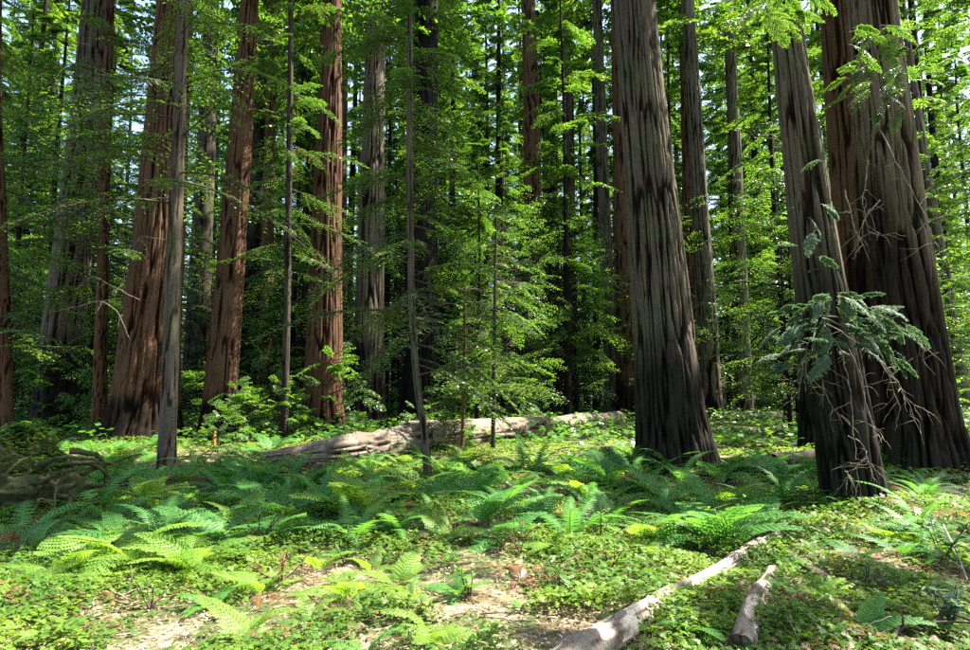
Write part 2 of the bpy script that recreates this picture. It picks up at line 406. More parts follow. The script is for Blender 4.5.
# ---------------------------------------------------------------- the named trees, left to right in the photograph
redwood('dark furrowed redwood at the far left behind the mossy root mound', 'redwood_tree', [(55, 432, 42), (62, 350, 38), (74, 230, 31), (88, 100, 26), (96, 0, 22)], BARK_GREY, 46, 3, seg=84, char=4.0)  # char reaches up past the foot to paint in the trunk's shade
big_l = redwood('massive red barked redwood with charred foot behind the slim grey trunk', 'redwood_tree', [(141, 443, 60), (148, 380, 56), (152, 320, 50), (160, 240, 44), (166, 150, 39), (172, 60, 34), (176, 0, 31)], BARK_RED, 52, 5, seg=170, fine=.12, depth=.08, rw=.12, char=1.1, flare=.4)
redwood('shadowy redwood standing far back between the massive red trunk and the leaning reddish one', 'redwood_tree', [(195, 416, 26), (199, 300, 22), (206, 150, 17), (212, 0, 13)], BARK_DARK, 50, 7, crown=(18, 4.5, 36), char=2)
redwood('leaning redwood with sunlit right flank behind the orange stake', 'redwood_tree', [(217, 441, 33), (224, 350, 29), (232, 250, 25), (241, 130, 21), (250, 0, 16)], BARK_RED, 48, 9, seg=84, char=1.2)
redwood('blackened redwood with hollow shadowed side behind the young fir sprout', 'redwood_tree', [(246, 412, 34), (250, 300, 28), (256, 180, 22), (262, 60, 18), (266, 0, 16)], BARK_DARK, 48, 11, char=9)
redwood('narrow reddish trunk fused close to the right of the blackened redwood', 'redwood_tree', [(263, 413, 13), (266, 300, 12), (270, 150, 10), (275, 0, 9)], BARK_RED, 40, 12, crown=(18, 3.5, 26), rw=.1, depth=.03)
redwood('straight red brown redwood rising behind the broken end of the big fallen log', 'redwood_tree', [(322, 436, 40), (323, 390, 36), (325, 300, 31), (327, 200, 27), (330, 100, 22), (332, 0, 18)], BARK_RED, 55, 13, seg=150, fine=.12, depth=.065, char=.6)
redwood('dark slender redwood half hidden behind the straight red brown one', 'redwood_tree', [(339, 420, 15), (340, 300, 13), (341, 150, 11), (341, 0, 9)], BARK_DARK, 48, 14, crown=(16, 4, 30))
redwood('grey brown redwood with black base behind the middle of the big fallen log', 'redwood_tree', [(367, 430, 36), (368, 380, 31), (370, 300, 27), (372, 200, 24), (374, 100, 21), (376, 0, 18)], BARK_GREY, 52, 15, seg=120, char=6)
redwood('dark redwood veiled by leaves just behind the thin curved sapling', 'redwood_tree', [(419, 427, 40), (420, 350, 35), (422, 250, 30), (424, 120, 26), (426, 0, 23)], BARK_DARK, 54, 17, seg=90, char=40)  # char set to cover the full height, so the whole trunk blackens
redwood('tall straight bare redwood in the middle whose foot is lost in leaves', 'redwood_tree', [(537, 416, 21), (535, 300, 18), (533, 200, 17), (531, 100, 15), (528, 0, 13)], BARK_RED, 60, 19, crown=(24, 4, 30))
redwood('slim mossy redwood right of the tall straight bare one', 'redwood_tree', [(572, 413, 14), (571, 300, 12), (569, 150, 11), (568, 0, 9)], BARK_GREY, 50, 21, crown=(18, 4, 30))
redwood('slender brown redwood just right of the far end of the big fallen log', 'redwood_tree', [(613, 418, 17), (608, 300, 13), (602, 150, 11), (597, 0, 9)], BARK_THIN, 48, 23, crown=(17, 4, 30), rw=.1, depth=.03)
redwood('red trunk partly hidden behind the great furrowed redwood in the middle', 'redwood_tree', [(629, 420, 24), (626, 300, 22), (622, 150, 18), (618, 0, 15)], BARK_RED, 52, 25, crown=(18, 4, 30), char=2.)
great = redwood('great furrowed grey redwood with flared black foot right of centre', 'redwood_tree', [(677, 470, 70), (670, 420, 63), (664, 340, 56), (656, 250, 50), (647, 150, 44), (639, 60, 39), (634, 0, 37)], BARK_GREY, 56, 27, seg=210, fine=.09, depth=.06, rw=.10, char=2.0, flare=.24)
redwood('deep red redwood shaded by its pale neighbour right of the great furrowed one', 'redwood_tree', [(697, 418, 22), (694, 300, 19), (690, 150, 16), (685, 0, 13)], BARK_RED, 52, 28, crown=(18, 4, 30))
redwood('pale sunlit redwood with black foot right of the deep red one', 'redwood_tree', [(713, 421, 20), (708, 330, 18), (699, 200, 15), (691, 60, 13), (687, 0, 12)], BARK_GREY, 52, 29, crown=(18, 4, 30), char=1.2)
redwood('slim straight brown redwood alone between the pale one and the leaning burnt one', 'redwood_tree', [(745, 419, 16), (741, 300, 14), (735, 150, 12), (728, 10, 10)], BARK_THIN, 46, 31, crown=(17, 4, 30), rw=.1, depth=.03)
redwood('dark trunk tucked behind the left side of the leaning burnt redwood', 'redwood_tree', [(808, 450, 16), (806, 380, 14), (802, 250, 12), (794, 100, 10), (788, 0, 9)], BARK_DARK, 44, 33, char=2.5, seg=70)
lean = redwood('leaning burnt redwood with a skirt of bare twigs at the right', 'redwood_tree', [(855, 508, 56), (846, 450, 54), (835, 385, 53), (824, 315, 48), (814, 245, 42), (803, 150, 36), (790, 60, 30), (784, 0, 28)], BARK_GREY, 42, 35, seg=180, fine=.075, depth=.05, rw=.10, char=2.9, flare=.08, crown=(15, 4.0, 34), lobes=.1)
redwood('huge dark redwood rising behind the leaning burnt one', 'redwood_tree', [(880, 458, 78), (874, 360, 62), (866, 250, 54), (853, 110, 46), (842, 0, 38)], BARK_RED, 58, 37, seg=140, fine=.13, depth=.07, rw=.13, char=3.6)
giant = redwood('giant straight grained redwood with black foot at the right edge', 'redwood_tree', [(930, 478, 66), (921, 410, 60), (910, 340, 58), (897, 250, 54), (885, 130, 46), (874, 30, 40), (871, 0, 39)], BARK_WARM, 60, 39, seg=230, fine=.10, depth=.07, rw=.11, char=4.0, flare=.22)
redwood('thin far trunk against the bright sky behind the giant at the right edge', 'pine_tree', [(968, 418, 9), (950, 300, 8), (925, 160, 7), (903, 10, 5)], BARK_THIN, 40, 41, crown=(24, 2.5, 14), rw=.1, depth=.03, cat='pine tree', D=34)

# ---------------------------------------------------------------- slim near trees whose boughs hang into view
def slim(label, ctrl, mat, H, seed, z0, z1, rmax, n, lib=YNGB, Lt=2.0, lmat=None, D=None, name='young_redwood', cat='young redwood', seg=28):
    root, prof, base = redwood(label, name, ctrl, mat, H, seed, D=D, seg=seg, fine=.15, rw=.06, depth=.012, flare=.3, crown=None, cat=cat, lobes=.12)
    rng = np.random.default_rng(seed + 500); sp = []
    for q in range(n):
        z = z0 + (z1 - z0) * (q + rng.uniform(0, 1)) / n; f = (H - z) / max(H - z0, 1)
        sp.append((z, rng.uniform(0, 360), rng.uniform(-22, 18), max(.5, rmax * (.3 + .7 * f) * rng.uniform(.55, 1.15))))
    add_boughs(root, base, prof, lib, Lt, sp, lmat or LF_YOUNG, seed + 9, minr=.006)
    return root, prof, base
slim('thin reddish young redwood left of the massive red trunk', [(99, 441, 13), (101, 330, 11), (104, 200, 10), (108, 90, 9), (110, 0, 8)], BARK_RED, 19, 51, 4.2, 18.5, 3.6, 78)
slim('slim grey mossy trunk standing in front of the massive red redwood', [(166, 468, 16), (170, 380, 14), (174, 250, 13), (179, 120, 11), (183, 0, 9)], BARK_THIN, 17, 53, 5.2, 16.5, 3.4, 70, seg=48)
slim('thin curved sapling in front of the big fallen log', [(429, 476, 9), (424, 430, 7.5), (416, 380, 7), (411, 300, 6.5), (409, 150, 6), (410, 0, 5)], BARK_THIN, 14, 55, 2.0, 13.8, 2.6, 95)
slim('thin dark young redwood between the blackened redwood and the straight red brown one', [(284, 436, 8), (287, 300, 7), (290, 100, 5.5), (291, 0, 5)], BARK_DARK, 18, 54, 4.6, 17.5, 2.6, 70, D=17.5)
slim('short leafy sapling left of the thinnest one before the big log', [(462, 446, 4), (464, 380, 3.4), (465, 300, 2.5)], BARK_RED, 4.0, 57, 1.3, 4.0, 1.2, 40, lib=BRDB, Lt=1.3, lmat=LF_BROAD, D=14.4, name='sapling', cat='sapling', seg=14)
slim('thin dark sapling with layered sunny leaves before the big log', [(493, 446, 4.5), (494, 380, 4), (495, 300, 3), (496, 230, 2)], BARK_DARK, 5.7, 59, 1.4, 5.7, 1.9, 55, lib=YNGB, Lt=2.0, lmat=LF_YOUNG, D=14.4, name='sapling', cat='sapling', seg=14)
slim('young leafy tree beyond the right edge reaching in beside the giant', [(1012, 440, 14), (1005, 300, 12), (990, 100, 9)], BARK_DARK, 20, 61, 2.0, 19, 3.6, 60, lib=MIDB, Lt=2.6, D=19, lmat=LF_YOUNG)
slim('tall young redwood at the left edge above the mossy root mound', [(8, 432, 12), (4, 300, 10), (-4, 100, 8)], BARK_RED, 19, 63, 2.4, 18.5, 3.6, 78, D=17)

# near sprays on the leaning tree and the giant
def px_boughs(rec, seed, items, mat, lib=NEARB, Lt=1.0, name='foliage', wmat=None, minr=.003):
    """items: (px, py, D, direction in the picture deg, toward camera deg, length)"""
    root, prof, base = rec; rng = np.random.default_rng(seed); out = Leaves(); T = Tubes()
    for (px, py, D, ang, tow, Lb) in items:
        o = P(px, py, D) - np.array(base)
        dx, dz = math.cos(R_(ang)), math.sin(R_(ang)); v = norm(np.array([dx, -math.tan(R_(tow)), dz]))
        az = math.atan2(v[1], v[0]); pt = math.asin(v[2])
        arr, wood = lib[rng.integers(len(lib))]; Rm = rotm(az, pt, R_(rng.uniform(-35, 35)))
        out.add(*place(arr, o, Rm, Lb / Lt, rng.uniform(-.15, .15), .8 + .2 * Lb / Lt)); world_wood(T, wood, o, Rm, Lb / Lt, 4, minr)
    obj(name, leaf_mesh(name, out.cat(), mat), root)
    obj('limbs', T.mesh('limbs', wmat or TWIG), root)['kind'] = 'stuff'
rg = np.random.default_rng(5)
it = []
for q in range(95):
    px = np.clip(rg.normal(838, 32), 780, 905); py = rg.uniform(290, 352) + abs(px - 842) * .35
    it.append((px, py, rg.uniform(6.6, 7.3), (rg.uniform(140, 235) if px < 832 else rg.uniform(-65, 30)), rg.uniform(-10, 40), rg.uniform(.16, .40)))
px_boughs(lean, 6, it, LF_TEAL)
it = [(rg.uniform(745, 800), rg.uniform(-10, 18), rg.uniform(6.3, 7.6), rg.choice([195, 170, -15, 215, -40]), rg.uniform(-30, 40), rg.uniform(.4, .7)) for q in range(14)]
px_boughs(lean, 7, it, LF_YOUNG)
it = [(rg.uniform(845, 905), rg.uniform(25, 115), rg.uniform(8.0, 9.3), rg.choice([190, 165, 210, -15, -40, 230]), rg.uniform(0, 40), rg.uniform(.28, .62)) for q in range(34)]
px_boughs(giant, 8, it, LF_YOUNG)
it = [(rg.uniform(790, 830), rg.uniform(140, 300), rg.uniform(7.0, 7.9), rg.choice([190, 165, -20, -50, 230]), rg.uniform(0, 30), rg.uniform(.2, .36)) for q in range(9)]
px_boughs(lean, 9, it, LF_TEAL)

# bare drooping twigs: each main stem a child of its tree
def twig_stem(rec, pts_px, D, r, seed, nsub=8, sub=.35, mat=None, jit=.15):
    root, prof, base = rec; rng = np.random.default_rng(seed); T = Tubes()
    p = np.array([P(a, b, D + (jit * rng.uniform(-1, 1))) for a, b in pts_px]) - np.array(base)
    t = np.linspace(0, len(p) - 1, len(p) * 4); pp = np.stack([np.interp(t, np.arange(len(p)), p[:, k]) for k in range(3)], -1)
    for _ in range(2): pp[1:-1] = (pp[:-2] + pp[1:-1] * 2 + pp[2:]) / 4
    pp[1:-1] += rng.normal(0, .008, (len(pp) - 2, 3))
    T.add(pp, r, r * .3, 6)
    for q in range(nsub):
        i = rng.integers(2, len(pp) - 1); o = pp[i]; L = sub * rng.uniform(.4, 1.2); d = norm(rng.normal(0, 1, 3) * [1, .6, .8] + [0, 0, -.35]); m = 7; cur = [o]
        for k in range(m):
            d = norm(d + rng.normal(0, .22, 3) + [0, 0, -.12]); cur.append(cur[-1] + d * L / m)
        T.add(cur, r * .5, r * .16, 5)
        if rng.uniform() < .7:
            o2 = cur[3]; d2 = norm(d + rng.normal(0, .7, 3)); c2 = [o2]
            for k in range(5):
                d2 = norm(d2 + rng.normal(0, .25, 3)); c2.append(c2[-1] + d2 * L * .1)
            T.add(c2, r * .3, r * .12, 4)
    obj('twig', T.mesh('twig', mat or TWIG), root)
stems = [[(822, 318), (858, 330), (880, 352), (893, 378), (908, 398), (922, 420)], [(820, 322), (840, 345), (850, 385), (853, 430), (857, 470), (863, 503)], [(818, 320), (806, 350), (800, 380), (798, 400)],
         [(822, 330), (815, 360), (826, 395), (843, 425)], [(822, 315), (850, 320), (885, 322), (905, 330), (930, 352)], [(822, 322), (865, 345), (890, 375), (900, 410), (895, 430)],
         [(815, 330), (812, 352), (804, 372), (806, 392)], [(845, 470), (850, 478)], [(862, 330), (874, 342), (880, 365), (902, 385), (924, 445)], [(845, 342), (860, 372), (868, 410), (878, 440)], [(848, 436), (862, 442), (870, 462), (872, 474)]]
for q, s_ in enumerate(stems): twig_stem(lean, s_, 6.9 + .06 * q, .009 if q < 2 else .006, 100 + q, 7, .36)
for q, s_ in enumerate([[(775, 160), (790, 130), (770, 140)], [(880, 130), (900, 170), (925, 215), (938, 250)], [(868, 160), (862, 200), (870, 240)], [(845, 190), (855, 230), (870, 262)], [(880, 200), (865, 215), (855, 250)]]):
    twig_stem(giant, s_, 9.2, .010, 130 + q, 7, .5)
for q, s_ in enumerate([[(130, 340), (118, 310), (100, 300), (70, 308), (50, 312)], [(140, 300), (110, 285), (92, 275), (75, 290)], [(165, 200), (145, 190), (130, 210), (118, 240)], [(160, 120), (120, 80), (80, 60), (20, 80)], [(172, 30), (120, 22), (60, 40), (28, 62)], [(165, 240), (140, 235), (128, 260), (122, 290)]]):
    twig_stem(big_l, s_, 12.6, .007, 150 + q, 6, .5, mat=TWIG if q != 3 and q != 4 else TWIG_D)

# ---------------------------------------------------------------- background trees, shared shapes
def simple_trunk(T, H, r, rng, bend=.02):
    z = np.linspace(-.4, H, 9); pts = np.stack([bend * H * (fbm(z / H * 2, rng.uniform(0, 99), 3, 2) - .5), bend * H * (fbm(z / H * 2, rng.uniform(0, 99), 4, 2) - .5), z], -1)
    T.add(pts, np.linspace(1, .08, 9) * r, None, 10, cap=False); return pts
def proto(kind, seed):
    rng = np.random.default_rng(seed); T = Tubes(); out = Leaves()
    if kind == 'tall': H, r, z0, rad, n, lib, Lt, mat, wm = 46, .38, 5, 4.6, 120, HIGHF, 4.0, LF_CON, BARK_THIN
    if kind == 'mid': H, r, z0, rad, n, lib, Lt, mat, wm = 20, .16, 1.5, 3.4, 85, MIDB, 2.6, LF_YOUNG, BARK_THIN
    if kind == 'broad': H, r, z0, rad, n, lib, Lt, mat, wm = 9, .09, 1.0, 3.0, 90, BRDB, 1.3, LF_BROAD, BARK_THIN
    if kind == 'shrub': H, r, z0, rad, n, lib, Lt, mat, wm = 1.9, .03, .1, 1.2, 34, BRDB, 1.3, LF_BROAD, BARK_THIN
    pts = simple_trunk(T, H, r, rng)
    for q in range(n):
        z = z0 + (H - z0) * ((q + rng.uniform(0, 1)) / n) ** (.9); f = (H - z) / (H - z0)
        o = np.array([np.interp(z, pts[:, 2], pts[:, k]) for k in range(2)] + [z])
        if kind in ('tall', 'mid'):
            Lb = max(.6, rad * (.25 + .75 * f) * rng.uniform(.5, 1.15)); pt = rng.uniform(-25, 18); az = rng.uniform(0, 360)
            Rm = rotm(R_(az), R_(pt), R_(rng.uniform(-20, 20)))
        else:
            Lb = rad * rng.uniform(.35, .6); az = rng.uniform(0, 360); pt = rng.uniform(-20, 50); Rm = rotm(R_(az), R_(pt), R_(rng.uniform(-40, 40)))
            off = rad * (.1 + .55 * rng.uniform() ** .6) * (.35 + .65 * math.sin(math.pi * min(1, (1.15 - f))))
            o2 = o + np.array([math.cos(R_(az)) * off, math.sin(R_(az)) * off, off * .25])
            T.add([o, (o + o2) / 2 + [0, 0, .03], o2], .012 + .006 * H / 3, .008, 4, cap=False); o = o2
        arr, wood = lib[rng.integers(len(lib))]
        sub = place(arr, o, Rm, Lb / Lt, rng.uniform(-.2, .2), 1.0 if kind == 'tall' else .9)
        out.add(*sub); world_wood(T, wood, o, Rm, Lb / Lt, 4, .01, first_only=(kind != 'mid'))
    nm = {'tall': ('redwood_tree', 'redwood tree'), 'mid': ('young_redwood', 'young redwood'), 'broad': ('broadleaf_tree', 'broadleaf tree'), 'shrub': ('shrub', 'shrub')}[kind]
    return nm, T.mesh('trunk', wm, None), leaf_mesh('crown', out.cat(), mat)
PROTO = {k: [proto(k, s * 13 + 1) for s in range(n)] for k, n in (('tall', 3), ('mid', 3), ('broad', 3), ('shrub', 2))}

def landmark_between(px):
    marks = [(-60, 'the left edge'), (55, 'far left furrowed redwood'), (150, 'massive red redwood'), (230, 'leaning sunlit redwood'), (325, 'straight red redwood'), (370, 'grey brown redwood'),
             (425, 'thin curved sapling'), (495, 'thin dark sapling'), (537, 'bare middle redwood'), (606, 'slender brown redwood'), (660, 'great furrowed redwood'), (705, 'pale sunlit redwood'),
             (742, 'slim straight redwood'), (820, 'leaning burnt redwood'), (915, 'giant right redwood'), (1030, 'the right edge')]
    for a, b in zip(marks[:-1], marks[1:]):
        if a[0] <= px < b[0]: return a[1], b[1]
    return (marks[0][1], marks[1][1]) if px < 0 else (marks[-2][1], marks[-1][1])
def put(kind, px, D, sc, rng, lab=None):
    if not lab and kind != 'shrub' and 450 > px or px > 580:
        for _ in range(12):
            if D < 34 and any(a_ > 0 and D < Dt + 1 and abs(px - a_) < 30 * 24 / D for (a_, Dt, l_) in TREES if Dt > 15): px = rng.uniform(-60, 1030)
            else: break
    nm, tm, cm = PROTO[kind][rng.integers(len(PROTO[kind]))]
    x = (px - CX) / F * D; z = float(gz(x, D))
    o = empty(nm[0], (x, D, z)); o.rotation_euler = (0, 0, rng.uniform(0, 6.28)); o.scale = (sc * rng.uniform(.9, 1.1),) * 2 + (sc,)
    obj('trunk', tm, o); obj('crown', cm, o)
    a, b = landmark_between(px)
    dist = 'near' if D < 24 else 'mid' if D < 36 else 'farther' if D < 58 else 'far'
    size = '' if .85 < sc < 1.12 or sc > 1.17 and D > 78 else 'small ' if sc < .85 else 'big '
    word = {'tall': 'tall leafy redwood', 'mid': 'bushy young redwood', 'broad': 'bright broadleaf tree', 'shrub': 'low leafy shrub'}[kind]
    prep = {'near': 'close behind', 'mid': 'set back', 'farther': 'well back', 'far': 'farthest back'}[dist]
    l = lab or f'{size}{word} {prep} between {a} and {b}'
    tag(o, l, nm[1], l + ', all of them')
    return o
rb = np.random.default_rng(42)
def ingap(px, D, hh):   # openings to the sky
    return (462 < px < 478 and D < 60) or (900 < px < 935 and D < 130)
TR = [(t[0], t[1]) for t in TREES]
for q in range(46):
    D = 30 + 48 * ((q + rb.uniform()) / 70) ** .8; px = rb.uniform(-90, 1060)
    if ingap(px, D, 40): continue
    put('tall', px, D, rb.uniform(.75, 1.15), rb)
for q in range(64):
    D = rb.uniform(78, 125); px = -90 + 1150 * (q + rb.uniform()) / 64
    if ingap(px, D, 40): continue
    put('tall', px, D, rb.uniform(1.2, 1.6), rb)
for q in range(60):
    D = 21 + 32 * rb.uniform() ** 1.1; px = rb.uniform(-60, 1030)
    if 445 < px < 520 and D < 40: D = 45
    put('mid', px, D, rb.uniform(.6, 1.1) * (1.35 if D > 30 else 1), rb)
for q in range(80):
    D = 19.5 + 34 * rb.uniform() ** 1.1; px = rb.uniform(-40, 1010)
    put('broad', px, D, rb.uniform(.6, 1.15), rb)
for q in range(70):
    D = 18 + 30 * rb.uniform() ** 1.3; px = rb.uniform(-20, 990)
    if 640 < px < 860 and D < 30: D += 9
    put('shrub', px, D, rb.uniform(.6, 1.4), rb)
for q in range(90):
    put('broad' if q % 2 else 'mid', rb.uniform(-60, 1030), rb.uniform(45, 95), rb.uniform(1.1, 1.7), rb)
for q in range(26):     # unseen forest behind and beside the viewpoint, added to shade the trunk fronts
    a = R_(rb.uniform(62, 298)); d = rb.uniform(9, 34); nm, tm, cm = PROTO['tall'][q % 3]
    if math.sin(a) > 0 and (-1 < d * math.cos(a) < 10.5 or 12 < d * math.cos(a) < 17): d = -d
    o = empty(nm[0], (d * math.sin(a), d * math.cos(a), float(gz(d * math.sin(a), d * math.cos(a))))); o.scale = (1.05,) * 3; o.rotation_euler = (0, 0, rb.uniform(0, 6))
    obj('trunk', tm, o); obj('crown', cm, o); tag(o, 'tall leafy redwood added for shade in the unseen forest around and behind the viewpoint', 'redwood tree', 'redwoods around and behind the viewpoint')
for (x_, y_, k_, s_) in [(14, 12.3, 'mid', 1.0), (17, 14.0, 'mid', 1.2), (12.5, 5.2, 'mid', .6), (9, 6.3, 'mid', .68), (16, 13, 'mid', 1.1)]:  # unseen trees, added so their crowns break the sun into dapples
    nm, tm, cm = PROTO[k_][int(x_) % 3]; o = empty(nm[0], (x_, y_, float(gz(x_, y_)))); o.scale = (s_,) * 3
    obj('trunk', tm, o); obj('crown', cm, o); tag(o, 'unseen bushy young redwood added beyond the right edge for dappled shade', 'young redwood', 'unseen young redwoods added beyond the right edge')
for (px, D, sc) in [(222, 13.6, .55), (236, 16.5, .8), (290, 17, .7), (420, 15.6, .5), (250, 16.6, .7), (600, 24, .9), (622, 25, 1.0), (455, 14.8, .45), (540, 17, .5), (360, 16.4, .4), (130, 19, .7), (275, 18, .9)]:
    put('shrub', px, D, sc, rb)
for px, D, sc in [(500, 44, 1.0), (522, 58, 1.1), (556, 52, 1.0), (436, 48, 1.1), (455, 64, 1.2), (790, 60, 1.2), (765, 44, 1.0), (640, 62, 1.2), (960, 55, 1.0), (20, 46, 1.1), (60, 60, 1.2), (300, 58, 1.1), (350, 45, 1.0)]: put('tall', px, D, sc, rb)
put('mid', 478, 18.5, .52, rb, 'sunny young redwood just behind the big log between the two thin saplings')
put('broad', 560, 25, .9, rb, 'leafy tree behind the far half of the big log')


# ---------------------------------------------------------------- the ground
LUMPS.append((float(P(10, 505, 7.9)[0]), 7.9, .9, .12))
def ground():
    xs = np.unique(np.concatenate([np.arange(-12, 12.01, .16), np.sign(np.linspace(-1, 1, 121)) * (12 + 240 * np.abs(np.linspace(-1, 1, 121)) ** 1.6)]))
    ys = np.unique(np.concatenate([np.arange(2, 20, .13), np.arange(20, 60, .5), np.linspace(60, 260, 50), np.linspace(-60, 2, 40)]))
    X, Y = np.meshgrid(xs, ys); Z = gz(X, Y); Z = Z + .02 * (vn(X * 6, Y * 6, 21) - .5)
    V = np.stack([X, Y, Z], -1).reshape(-1, 3); nx, ny = len(xs), len(ys)
    i = np.arange(ny - 1)[:, None] * nx; j = np.arange(nx - 1)[None]
    Q = np.stack([i + j, i + j + 1, i + nx + j + 1, i + nx + j], -1).reshape(-1, 4)
    m, t = M('forest_floor')
    tc = N(t, 'ShaderNodeTexCoord')
    n1 = N(t, 'ShaderNodeTexNoise', Scale=22.0, Detail=8.0, Roughness=.7); t.links.new(tc.outputs['Object'], n1.inputs['Vector'])
    n2 = N(t, 'ShaderNodeTexNoise', Scale=.9, Detail=5.0); t.links.new(tc.outputs['Object'], n2.inputs['Vector'])
    c = ramp(t, n1.outputs[0], [(.30, (.025, .016, .010)), (.48, (.11, .068, .04)), (.66, (.27, .19, .12))])
    gcol = ramp(t, n1.outputs[0], [(.3, (.02, .04, .01)), (.7, (.07, .12, .025))])
    c = mixc(t, ramp(t, n2.outputs[0], [(.36, (0, 0, 0)), (.52, (.85, .85, .85))]), c, gcol)
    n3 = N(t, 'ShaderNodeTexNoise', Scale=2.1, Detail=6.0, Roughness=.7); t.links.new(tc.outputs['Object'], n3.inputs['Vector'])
    sun_duff = ramp(t, n1.outputs[0], [(.34, (.07, .045, .028)), (.5, (.26, .19, .125)), (.68, (.52, .43, .32))])  # pale dry litter, its brightness painted in for blown sun pools
    c = mixc(t, ramp(t, n3.outputs[0], [(.48, (0, 0, 0)), (.60, (1, 1, 1))]), c, sun_duff)
    b = N(t, 'ShaderNodeBsdfPrincipled', Roughness=.9); b.inputs['Specular IOR Level'].default_value = .2
    t.links.new(c, b.inputs['Base Color'])
    bp = N(t, 'ShaderNodeBump', Strength=.8, Distance=.04); t.links.new(n1.outputs[0], bp.inputs['Height']); t.links.new(bp.outputs[0], b.inputs['Normal'])
    o = N(t, 'ShaderNodeOutputMaterial'); t.links.new(b.outputs[0], o.inputs[0])
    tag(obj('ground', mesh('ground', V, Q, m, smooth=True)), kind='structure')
ground()

# ---------------------------------------------------------------- logs
PALEWOOD = bark_mat('log_pale', (.07, .045, .03), (.58, .48, .39), (.36, .26, .19), moss=.05, bump=.35)
LOGBARK = bark_mat('log_bark', (.015, .010, .008), (.22, .18, .14), (.10, .068, .048), moss=.35)
LOGDARK = bark_mat('log_dark', (.015, .011, .009), (.14, .11, .09), (.07, .045, .035), moss=.4)
LOGS = []
def log(label, pts, rad, mat, seed, seg=40, dz=.06, ridge=.05, depth=.012, name='fallen_log', cat='fallen log', ragged=.15, sink=.7, patch=0., group=None):
    """pts: ground points (x, y), lying log"""
    p = np.array(pts, float); d = np.concatenate([[0], np.cumsum(np.hypot(*np.diff(p, axis=0).T))])
    L = d[-1]; n = max(6, int(L / dz)); s = np.linspace(0, L, n)
    x = np.interp(s, d, p[:, 0]); y = np.interp(s, d, p[:, 1]); r = np.interp(s, d, rad)
    for _ in range(6): x[1:-1] = (x[:-2] + 2 * x[1:-1] + x[2:]) / 4; y[1:-1] = (y[:-2] + 2 * y[1:-1] + y[2:]) / 4
    zg = gz(x, y); zz = np.convolve(np.pad(zg, 8, 'edge'), np.ones(17) / 17, 'valid') if n > 20 else zg
    if patch >= 1: zz = np.linspace(zz[0], zz[-1], n) + .012 * np.sin(s * 2.3)
    c = np.stack([x, y, zz + r * sink], -1); tg = norm(np.gradient(c, axis=0)); a = norm(np.cross(tg, [0, 0, 1.])); b = np.cross(a, tg)
    th = np.arange(seg) / seg * 2 * math.pi; S, TH = np.meshgrid(s, th, indexing='ij')
    K = max(5, int(2 * math.pi * max(rad) / ridge))
    u = TH / (2 * math.pi) * K + (vn(TH / (2 * math.pi) * 4, S * .9, seed, 4) - .5) * 1.5
    rg_ = 1 - np.abs(2 * vn(u, S / (ridge * 8), seed + 1, K) - 1); big = vn(TH / (2 * math.pi) * 4, S * .8, seed + 2, 4) - .5
    pt = vn(TH / (2 * math.pi) * 4, S * 2.2 / max(max(rad) * 5, .5), seed + 6, 4) * .6 + .4 * vn(TH / (2 * math.pi) * 9, S * 5, seed + 7, 9)
    bark = np.clip((pt - .50) / .03, 0, 1) * patch
    rr = r[:, None] * (1 + (.08 if patch >= 1 else .16) * big) + depth * (rg_ - .6) + bark * depth * .9
    V = c[:, None] + (a[:, None] * np.cos(TH)[..., None] + b[:, None] * np.sin(TH)[..., None]) * rr[..., None]
    rag = (vn(th / (2 * math.pi) * 9, 0 * th, seed + 3, 9)[:, None]) * ragged * 4 * max(rad)
    V[0] -= tg[0] * rag; V[-1] += tg[-1] * rag * .7
    V = V.reshape(-1, 3); i = np.arange(n - 1)[:, None] * seg; j = np.arange(seg)[None]; j2 = (j + 1) % seg
    Q = np.stack([i + j, i + j2, i + seg + j2, i + seg + j], -1).reshape(-1, 4)
    # closed ends, hollowed slightly
    ends = []; VV = [V]; base = len(V)
    for (e, sgn) in ((0, 1), (n - 1, -1)):
        ctr = c[e] + tg[e] * sgn * .25 * r[e]; VV.append(ctr[None]); o = e * seg
        ends.append(np.array([[o + q, o + (q + 1) % seg, o + (q + 2) % seg, base] for q in range(0, seg, 2)])); base += 1
    Q = np.concatenate([Q] + ends); V = np.concatenate(VV)
    org = np.array([c[0][0], c[0][1], zz[0]])
    ridge_a = np.concatenate([np.clip(rg_ * 1.2, 0, 1).ravel() * (1 - .0), [.2, .2]]); char_a = np.concatenate([(bark * .72).ravel(), [.5, .5]])
    o = obj(name, mesh(name, V - org, Q, mat, {'ridge': ('POINT', ridge_a), 'char': ('POINT', char_a)}, smooth=True), loc=org)
    tag(o, label, cat, group)
    LOGS.append((p, max(rad)))
    return o
g2 = lambda a, b: tuple(G(a, b)[:2])
log('long pale peeled log pointing from the bottom edge into the clearing', [g2(560, 681), g2(778, 536)], [.095, .045], PALEWOOD, 1, seg=80, dz=.02, ridge=.035, depth=.018, patch=1.)
log('shorter pale broken log just right of the long peeled one', [g2(742, 662), g2(757, 610), g2(773, 570)], [.07, .068, .045], PALEWOOD, 2, seg=40, dz=.03, ridge=.03, depth=.01, ragged=.4, patch=1.)
log('thin dark decaying log slanting down right of the two pale logs', [g2(786, 552), g2(812, 572), g2(850, 597)], [.045, .05, .035], LOGDARK, 3, seg=24, dz=.04, ridge=.03, depth=.01)
log('thin brown log half sunk among ferns at the left edge', [g2(-30, 538), g2(50, 536), g2(108, 532)], [.05, .045, .03], LOGBARK, 4, seg=24, dz=.05, ridge=.03, depth=.008)
log('big peeled log with splintered end lying in the sun, nearest of the fallen trunk', [g2(285, 466), g2(345, 462), g2(415, 452)], [.20, .32, .36], LOGBARK, 5, seg=110, dz=.04, ridge=.06, depth=.075, ragged=.4, patch=.45)
